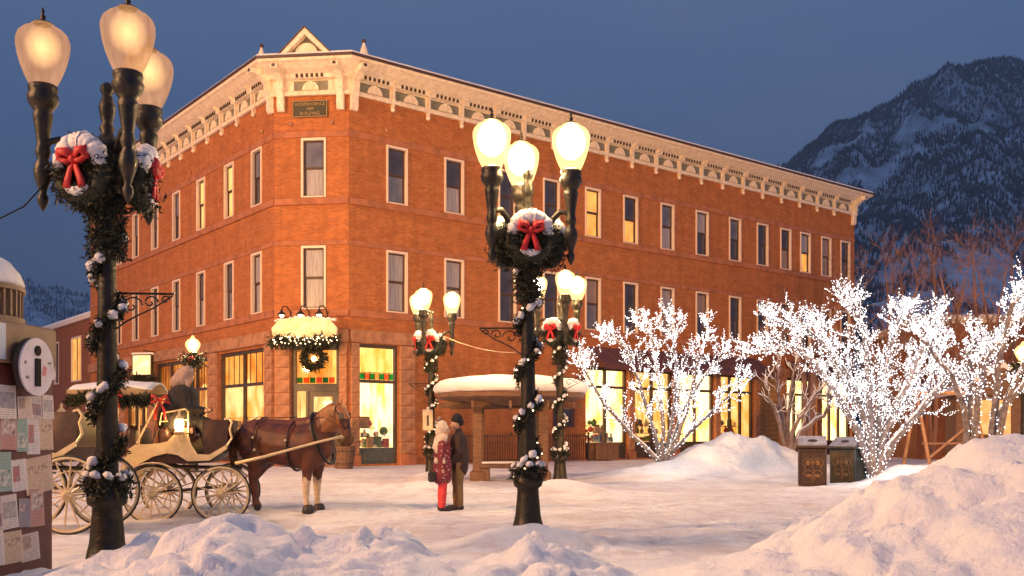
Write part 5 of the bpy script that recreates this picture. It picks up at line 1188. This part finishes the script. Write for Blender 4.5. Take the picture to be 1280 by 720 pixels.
# neck and head (head lowered, turned a little to the viewer)
cap((.60, 0, 1.42), .30, (.90, -.02, 1.68), .25); cap((.62, 0, 1.62), .20, (.97, -.02, 1.90), .16); cap((.90, -.02, 1.68), .20, (1.12, -.06, 1.84), .145); cap((.98, -.02, 1.84), .12, (1.14, -.06, 1.94), .10)
cap((1.13, -.07, 1.90), .13, (1.24, -.12, 1.74), .125); cap((1.24, -.12, 1.74), .115, (1.33, -.18, 1.50), .080); cap((1.33, -.18, 1.50), .078, (1.35, -.19, 1.43), .074)
cap((1.16, -.09, 1.72), .11, (1.24, -.14, 1.60), .08)
for s_ in (-1, 1): cap((1.12, -.07 + s_ * .075, 2.0), .035, (1.14, -.08 + s_ * .09, 2.12), .018)
def hind(x, y, fx):
    cap((x - .04, y, 1.25), .26, (x + .08, y, .95), .19); cap((x + .08, y, .95), .17, (x - .10 + fx, y, .60), .092); cap((x - .10 + fx, y, .60), .088, (x - .06 + fx, y, .30), .066); cap((x - .06 + fx, y, .30), .055, (x - .05 + fx, y, .18), .065); cap((x - .05 + fx, y, .16), .062, (x + .0 + fx, y, .06), .075)
def front(x, y, fx):
    cap((x, y, 1.10), .18, (x + fx * .5, y, .80), .125); cap((x + fx * .5, y, .80), .105, (x + fx, y, .52), .082); cap((x + fx, y, .52), .08, (x + fx, y, .30), .062); cap((x + fx, y, .30), .052, (x + fx, y, .18), .062); cap((x + fx, y, .16), .058, (x + fx + .04, y, .06), .075)
hind(-.62, -.19, .10); hind(-.66, .19, -.06); front(.56, -.19, -.06); front(.56, .19, -.02)
M_coat = vary(mat('chestnut_coat', (.13, .032, .011), .6), (.04, .010, .006), 4.2, .4, .7, bump=.15, bscale=40)
M_pale = vary(mat('flaxen_hair', (.46, .24, .10), .7), (.34, .15, .06), 10); M_stock = vary(mat('cream_stocking', (.66, .48, .32), .7), (.5, .34, .2), 12); M_hoof = mat('dark_hoof', (.03, .02, .015), .5)
M_gold_ = vary(mat('golden_chestnut_neck', (.32, .12, .035), .5), (.22, .07, .02), 5)
def paint(me):
    me.materials.append(M_stock); me.materials.append(M_hoof); me.materials.append(M_gold_)
    for p in me.polygons:
        c_ = p.center
        if c_.z < .11: p.material_index = 2
        elif c_.z < .62 + .04 * math.sin(c_.x * 40) and c_.x > 0: p.material_index = 1
        elif c_.x > .80 + .06 * math.sin(c_.z * 9) and c_.z > 1.50 and not (c_.x > 1.17 and c_.z < 1.74): p.material_index = 3
organic('horse_body', hc, M_coat, hs, MH, .022, 7, paint)
tl = MB()
r_ = random.Random(2)
for i in range(26):
    y = r_.gauss(0, .04); x = -1.0 + r_.gauss(0, .03)
    y -= .10; tl.tube([(-.95, y * .6, 1.56), (x - .08, y, 1.40), (x - .10, y * 1.3, 1.05), (x - .04, y * 1.2, .66 + r_.uniform(0, .12))], [.02, .028, .024, .006], 5)
tl.build('tail', M_gold_, hs, MH, True)
mn = MB()
for i in range(44):
    t_ = i / 43; p0 = Vector((.52, 0, 1.76)).lerp(Vector((1.10, -.06, 2.03)), t_); mn.tube([p0, p0 + Vector((-.02, -.10 - r_.uniform(0, .04), -.05)), p0 + Vector((-.03 + r_.gauss(0, .02), -.17, -.20 - r_.uniform(0, .08)))], [.02, .018, .006], 5)
for i in range(8): mn.tube([(1.13, -.08, 2.02), (1.22, -.13, 1.98), (1.27 + r_.gauss(0, .01), -.16 + r_.gauss(0, .02), 1.84)], [.02, .016, .005], 5)
mn.build('mane', M_pale, hs, MH, True)
for sg_ in (-1, 1):
    MB().ball((1.235, -.13 + sg_ * .115, 1.80), .022, 8, 6).build('eye', M_tyre, hs, MH, True)
for y in (-.17, .17):
    MB().lathe([(.115, -.02), (.115, .03), (.095, .10), (.07, .13)], 12, T(.54 if y < 0 else .58, y * 1.12, .0)).build('hoof', M_hoof, hs, MH, True)
# harness
M_lea = mat('black_harness_leather', (.025, .015, .012), .35)
def strap(name, pts, r_=.024): return MB().tube(pts, r_, 6, flat=.5).build(name, M_lea, hs, MH, True)
def ring(x, zc, ry, rz, tilt=0, n=24, xo=0): return [(x + tilt * math.sin(R(a)) + xo, ry * math.cos(R(a)), zc + rz * math.sin(R(a))) for a in np.linspace(0, 360, n)]
strap('girth', ring(.22, 1.24, .445, .475), .026); strap('collar', ring(.74, 1.38, .345, .47, -.16), .045); strap('hames', ring(.79, 1.38, .355, .49, -.16), .018)
strap('hip_strap', ring(-.50, 1.34, .42, .44, .03), .018); strap('breeching', [(-.45, -.44, 1.15), (-.8, -.40, 1.18), (-1.05, -.12, 1.20), (-1.02, .12, 1.20), (-.8, .34, 1.18), (-.45, .40, 1.15)], .022)
strap('back_strap', [(.20, 0, 1.78), (-.2, 0, 1.765), (-.6, 0, 1.79), (-.9, 0, 1.66)], .018); strap('trace', [(.72, -.34, 1.28), (.22, -.46, 1.20), (-.45, -.45, 1.12), (-.9, -.47, 1.02)], .018); strap('trace', [(.72, .34, 1.28), (.22, .46, 1.20), (-.45, .45, 1.12)], .018)
strap('rein', [(-1.2, -.35, 1.75), (-.4, -.36, 1.78), (.3, -.30, 1.76), (.9, -.24, 1.78), (1.26, -.26, 1.58)], .009)
strap('bridle', [(1.10, -.19, 1.93), (1.22, -.255, 1.76), (1.30, -.27, 1.56), (1.35, -.20, 1.49), (1.37, -.10, 1.55), (1.26, .01, 1.78), (1.14, .06, 1.95)], .014); strap('nose_band', [(1.26, -.10, 1.54), (1.30, -.275, 1.58), (1.41, -.21, 1.60), (1.38, -.10, 1.60)], .014)
for s_ in (-1, 1): MB().box(-.06, .06, -.008, .008, -.06, .06, T(1.25, -.13 + s_ * .15, 1.80) @ RZ(s_ * .3)).build('blinker', M_lea, hs, MH)
MB().ball((.2, -.45, 1.34), .028, 8, 6).ball((.76, -.36, 1.30), .03, 8, 6).ball((-.50, -.42, 1.40), .03, 8, 6).ball((-.45, -.44, 1.16), .03, 8, 6).build('harness_buckles', M_cream, hs, MH, True)

# ------------------------------------------------------------------ people
M_skin = mat('skin', (.52, .28, .18), .5); M_skin.node_tree.nodes['Principled BSDF'].inputs['Subsurface Weight'].default_value = .1
def head_caps(c, r=.098, face=(-1, 0, 0)):
    c = Vector(c); f = Vector(face).normalized()
    return [(c + Vector((0, 0, .03)), r, c + f * .02 + Vector((0, 0, -.02)), r * .93), (c + f * .035 + Vector((0, 0, -.05)), r * .66, c + f * .045 + Vector((0, 0, -.085)), r * .5), (c + f * .095 + Vector((0, 0, .005)), .012, c + f * .112 + Vector((0, 0, -.025)), .016)]
def hand_caps(w, d, side):
    w = Vector(w); d = Vector(d).normalized(); s_ = Vector(side).normalized(); o = [(w, .028, w + d * .07, .034)]
    for k, L in ((-1.5, .055), (-.5, .07), (.5, .068), (1.5, .05)): 
        a = w + d * .08 + s_ * k * .017; m_ = a + d * L * .55; cr_ = d.cross(s_) * .02; o.append((a, .0105, m_, .010)); o.append((m_, .010, m_ + d * L * .4 + cr_, .008))
    a = w + d * .03 - s_ * .03; o.append((a, .012, a + d * .04 - s_ * .022, .010))
    return o
# man: stands facing left towards the woman
mp_ = px(573, 0, 18.9); MM = T(mp_.x, 18.9, 0)
mn_ = thing('person', 'man in black beanie, dark coat and tan trousers seen from the side', 'person', MM)
body = head_caps((-.04, -.01, 1.65)) + [((-.01, 0, 1.40), .055, (-.03, 0, 1.56), .055), ((0, -.10, 1.36), .12, (0, .10, 1.36), .12), ((.01, 0, 1.3), .15, (.02, 0, 1.02), .14), ((.02, -.07, .94), .12, (.02, .07, .94), .12)]
for s_, x in ((-.10, .03), (.10, -.04)):
    body += [((x, s_, .9), .09, (x - .01, s_, .5), .062), ((x - .01, s_, .5), .06, (x, s_, .1), .045)]
body += [((0, -.2, 1.38), .06, (.02, -.25, 1.12), .048), ((.02, -.25, 1.12), .045, (-.13, -.20, .92), .035)] + hand_caps((-.13, -.20, .92), (-.8, .2, -.5), (0, 1, 0)) + [((0, .2, 1.38), .06, (-.05, .24, 1.12), .048), ((-.05, .24, 1.12), .045, (-.22, .16, 1.05), .035)] + hand_caps((-.22, .16, 1.05), (-1, -.1, 0), (0, 0, 1))
organic('body', body, M_skin, mn_, MM, .012, 3)
organic('coat', [((0, -.13, 1.39), .115, (0, .13, 1.39), .115), ((.01, -.06, 1.3), .175, (.03, -.04, .98), .17), ((.01, .06, 1.3), .175, (.03, .06, .98), .17), ((.03, -.05, .95), .165, (.04, -.05, .80), .155), ((.02, .05, .95), .165, (.02, .05, .80), .155),
                 ((0, -.2, 1.40), .088, (.03, -.25, 1.12), .078), ((.03, -.25, 1.12), .074, (-.12, -.20, .94), .058), ((0, .2, 1.40), .088, (-.04, .25, 1.12), .078), ((-.04, .25, 1.12), .074, (-.20, .165, 1.05), .058), ((.01, 0, 1.46), .085, (0, 0, 1.52), .075)], vary(mat('dark_brown_coat', (.030, .014, .012), .8), (.055, .024, .018), 7, bump=.4), mn_, MM, .018, 5)
M_tan = vary(mat('tan_trousers', (.24, .14, .055), .8), (.16, .09, .035), 6, bump=.3)
organic('trousers', [((.03, -.10, .92), .115, (.02, -.10, .5), .082), ((.02, -.10, .5), .080, (.03, -.10, .10), .072), ((-.03, .10, .92), .115, (-.05, .10, .5), .082), ((-.05, .10, .5), .080, (-.04, .10, .10), .072), ((.0, -.06, .9), .13, (0, .06, .9), .13)], M_tan, mn_, MM, .018, 4)
organic('boots', [((.06, -.10, .06), .055, (-.13, -.11, .045), .048), ((.04, -.10, .06), .06, (.04, -.10, .15), .058), ((-.02, .10, .06), .055, (-.20, .10, .045), .048), ((-.03, .10, .06), .06, (-.03, .10, .15), .058)], vary(mat('brown_boots', (.05, .022, .012), .6), (.03, .015, .01), 8), mn_, MM, .015, 2)
organic('beanie', [((-.03, -.01, 1.73), .112, (-.02, -.01, 1.76), .100), ((.02, -.01, 1.69), .088, (-.02, -.01, 1.74), .1)], mat('black_knit', (.012, .010, .012), .9), mn_, MM, .012, 3)
MB().ball((-.125, -.045, 1.655), .012, 6, 4).ball((-.125, .03, 1.655), .012, 6, 4).build('eyes', M_tyre, mn_, MM, True)
# woman: cream hat, red patterned coat, coral trousers, her back turned half to us
wp = px(553, 0, 18.6); MWm = T(wp.x, 18.65, 0)
wo = thing('person', 'woman in cream bobble hat, red patterned coat and coral trousers', 'person', MWm)
body = head_caps((.03, 0, 1.52), .094, (1, .1, 0)) + [((0, 0, 1.28), .05, (.02, 0, 1.44), .05), ((0, -.09, 1.25), .10, (0, .09, 1.25), .10), ((0, 0, 1.2), .13, (0, 0, .95), .125), ((0, -.06, .88), .115, (0, .06, .88), .115)]
for s_, x in ((-.085, .02), (.085, -.02)): body += [((x, s_, .84), .08, (x, s_, .46), .056), ((x, s_, .46), .054, (x - .01, s_, .1), .042)]
body += [((0, -.17, 1.26), .052, (-.02, -.21, 1.02), .042), ((-.02, -.21, 1.02), .040, (.02, -.20, .82), .03)] + hand_caps((.02, -.20, .82), (.1, 0, -1), (1, 0, 0)) + [((0, .17, 1.26), .052, (.02, .20, 1.02), .042), ((.02, .20, 1.02), .040, (.14, .14, .96), .03)] + hand_caps((.14, .14, .96), (1, -.1, .1), (0, 0, 1))
organic('body', body, M_skin, wo, MWm, .012, 3)
def plaid():
    m = mat('red_patterned_cloth', (.22, .03, .04), .8); nt = m.node_tree; N = nt.nodes; L = nt.links; b = N['Principled BSDF']; tc = N.new('ShaderNodeTexCoord'); v = N.new('ShaderNodeTexVoronoi'); v.inputs['Scale'].default_value = 17; L.new(tc.outputs['Object'], v.inputs['Vector'])
    r = N.new('ShaderNodeValToRGB'); r.color_ramp.interpolation = 'CONSTANT'; r.color_ramp.elements[0].color = (.62, .40, .36, 1); r.color_ramp.elements[1].position = .24; r.color_ramp.elements[1].color = (.20, .025, .035, 1); L.new(v.outputs['Distance'], r.inputs[0]); L.new(r.outputs[0], b.inputs['Base Color']); return m
organic('coat', [((0, -.11, 1.24), .105, (0, .11, 1.24), .105), ((0, 0, 1.2), .165, (0, 0, .98), .16), ((0, -.04, .95), .165, (-.01, -.05, .68), .19), ((0, .04, .95), .165, (-.01, .05, .68), .19), ((0, -.17, 1.27), .078, (-.02, -.22, 1.02), .068), ((-.02, -.22, 1.02), .066, (.02, -.205, .85), .052), ((0, .17, 1.27), .078, (.02, .21, 1.02), .068), ((.02, .21, 1.02), .066, (.13, .145, .96), .052)], plaid(), wo, MWm, .018, 5)
M_wool = vary(mat('cream_wool', (.74, .58, .46), .9), (.58, .42, .32), 14, bump=.6)
organic('hood_scarf', [((-.03, 0, 1.33), .125, (.0, 0, 1.40), .115), ((-.10, -.05, 1.22), .09, (-.06, .0, 1.36), .10), ((-.07, -.10, 1.15), .07, (-.08, -.06, 1.28), .08)], M_wool, wo, MWm, .018, 4)
organic('hat', [((.0, 0, 1.57), .118, (-.01, 0, 1.63), .098), ((-.05, 0, 1.50), .095, (-.02, 0, 1.58), .11)], M_wool, wo, MWm, .014, 3)
MB().ball((-.06, 0, 1.745), .05, 8, 6).build('bobble', mat('grey_brown_bobble', (.25, .16, .13), .95), wo, MWm, True)
MB().ball((-.10, -.19, .96), .05, 8, 6, (1, .7, 1.3)).ball((.03, -.24, .95), .045, 8, 6, (1, .7, 1.3)).build('pompoms', M_wool, wo, MWm, True)
M_coral = vary(mat('coral_trousers', (.75, .06, .055), .75), (.60, .04, .04), 7)
organic('trousers', [((.02, -.085, .85), .095, (.02, -.085, .46), .075), ((.02, -.085, .46), .073, (.0, -.085, .10), .066), ((-.02, .085, .85), .095, (-.02, .085, .46), .075), ((-.02, .085, .46), .073, (-.04, .085, .10), .066)], M_coral, wo, MWm, .018, 4)
organic('boots', [((-.02, -.085, .05), .05, (.13, -.085, .04), .042), ((-.01, -.085, .06), .055, (-.01, -.085, .13), .055), ((-.06, .085, .05), .05, (.09, .085, .04), .042), ((-.05, .085, .06), .055, (-.05, .085, .13), .055)], M_tyre, wo, MWm, .014, 2)
MB().tube([(-.16, -.16, 1.12), (-.19, -.2, .95), (-.17, -.2, .78)], .012, 5).bbox(-.26, -.10, -.24, -.14, .56, .76, .03).build('handbag', M_black, wo, MWm)
# driver: large dark coat and pale fur hood, seated on the box facing forward
MD = MCA @ T(-.12, -.12, 0)
dr = thing('person', 'carriage driver in dark coat and pale furry hood seated high up', 'person', MD)
body = head_caps((.03, 0, 2.72), .10, (1, .35, 0)) + [((0, 0, 2.45), .06, (.02, 0, 2.62), .055), ((-.02, -.12, 2.40), .13, (-.02, .12, 2.40), .13), ((-.02, 0, 2.3), .17, (-.05, 0, 1.95), .17), ((-.05, -.09, 1.88), .13, (-.05, .09, 1.88), .13)]
for s_ in (-.12, .12): body += [((-.02, s_, 1.88), .095, (.36, s_, 1.84), .07), ((.36, s_, 1.84), .068, (.42, s_, 1.40), .05), ((.42, s_, 1.36), .05, (.56, s_, 1.34), .045)]
for s_ in (-1, 1): body += [((-.02, s_ * .22, 2.40), .065, (.06, s_ * .27, 2.12), .052), ((.06, s_ * .27, 2.12), .05, (.34, s_ * .16, 2.08), .038)] + hand_caps((.34, s_ * .16, 2.08), (1, 0, .1), (0, 0, 1))
organic('body', body, M_skin, dr, MD, .014, 3)
organic('coat', [((-.03, -.16, 2.40), .15, (-.03, .16, 2.40), .15), ((-.06, -.05, 2.32), .27, (-.14, -.05, 1.90), .38), ((-.06, .05, 2.32), .29, (-.14, .05, 1.90), .38), ((-.02, -.12, 1.90), .17, (.34, -.13, 1.84), .12), ((-.02, .12, 1.90), .17, (.34, .13, 1.84), .12), ((.34, -.13, 1.84), .12, (.42, -.13, 1.46), .10), ((.34, .13, 1.84), .12, (.42, .13, 1.46), .10), ((-.1, 0, 1.95), .24, (.1, 0, 1.82), .2),
                 ((-.02, -.22, 2.42), .10, (.06, -.28, 2.12), .09), ((.06, -.28, 2.12), .085, (.31, -.17, 2.08), .068), ((-.02, .22, 2.42), .10, (.06, .28, 2.12), .09), ((.06, .28, 2.12), .085, (.31, .17, 2.08), .068)], M_black, dr, MD, .022, 5)
organic('boots', [((.42, -.13, 1.34), .07, (.60, -.13, 1.33), .058), ((.42, .13, 1.34), .07, (.60, .13, 1.33), .058)], M_tyre, dr, MD, .018, 2)
M_fur = vary(mat('pale_fur', (.46, .31, .25), .95), (.36, .23, .18), 22, bump=.5, bscale=50)
organic('fur_hood', [((-.03, 0, 2.76), .15, (.02, 0, 2.80), .14), ((-.12, 0, 2.62), .17, (-.05, 0, 2.74), .15), ((-.06, -.05, 2.60), .10, (-.06, .05, 2.60), .10), ((.07, -.08, 2.80), .05, (.07, .08, 2.80), .05), ((.05, -.10, 2.62), .045, (.08, -.14, 2.42), .03)], M_fur, dr, MD, .02, 3)

# ------------------------------------------------------------------ cold evening air
hz = bpy.data.materials.new('evening_haze'); hz.use_nodes = True; hz.node_tree.nodes.clear()
ho = hz.node_tree.nodes.new('ShaderNodeOutputMaterial'); hv = hz.node_tree.nodes.new('ShaderNodeVolumePrincipled')
hv.inputs['Color'].default_value = (.88, .90, .96, 1); hv.inputs['Density'].default_value = .00015; hz.node_tree.links.new(hv.outputs[0], ho.inputs['Volume'])
tag(MB().box(-6300, 6300, -500, 9300, -60, 2200).build('haze', hz), kind='stuff')
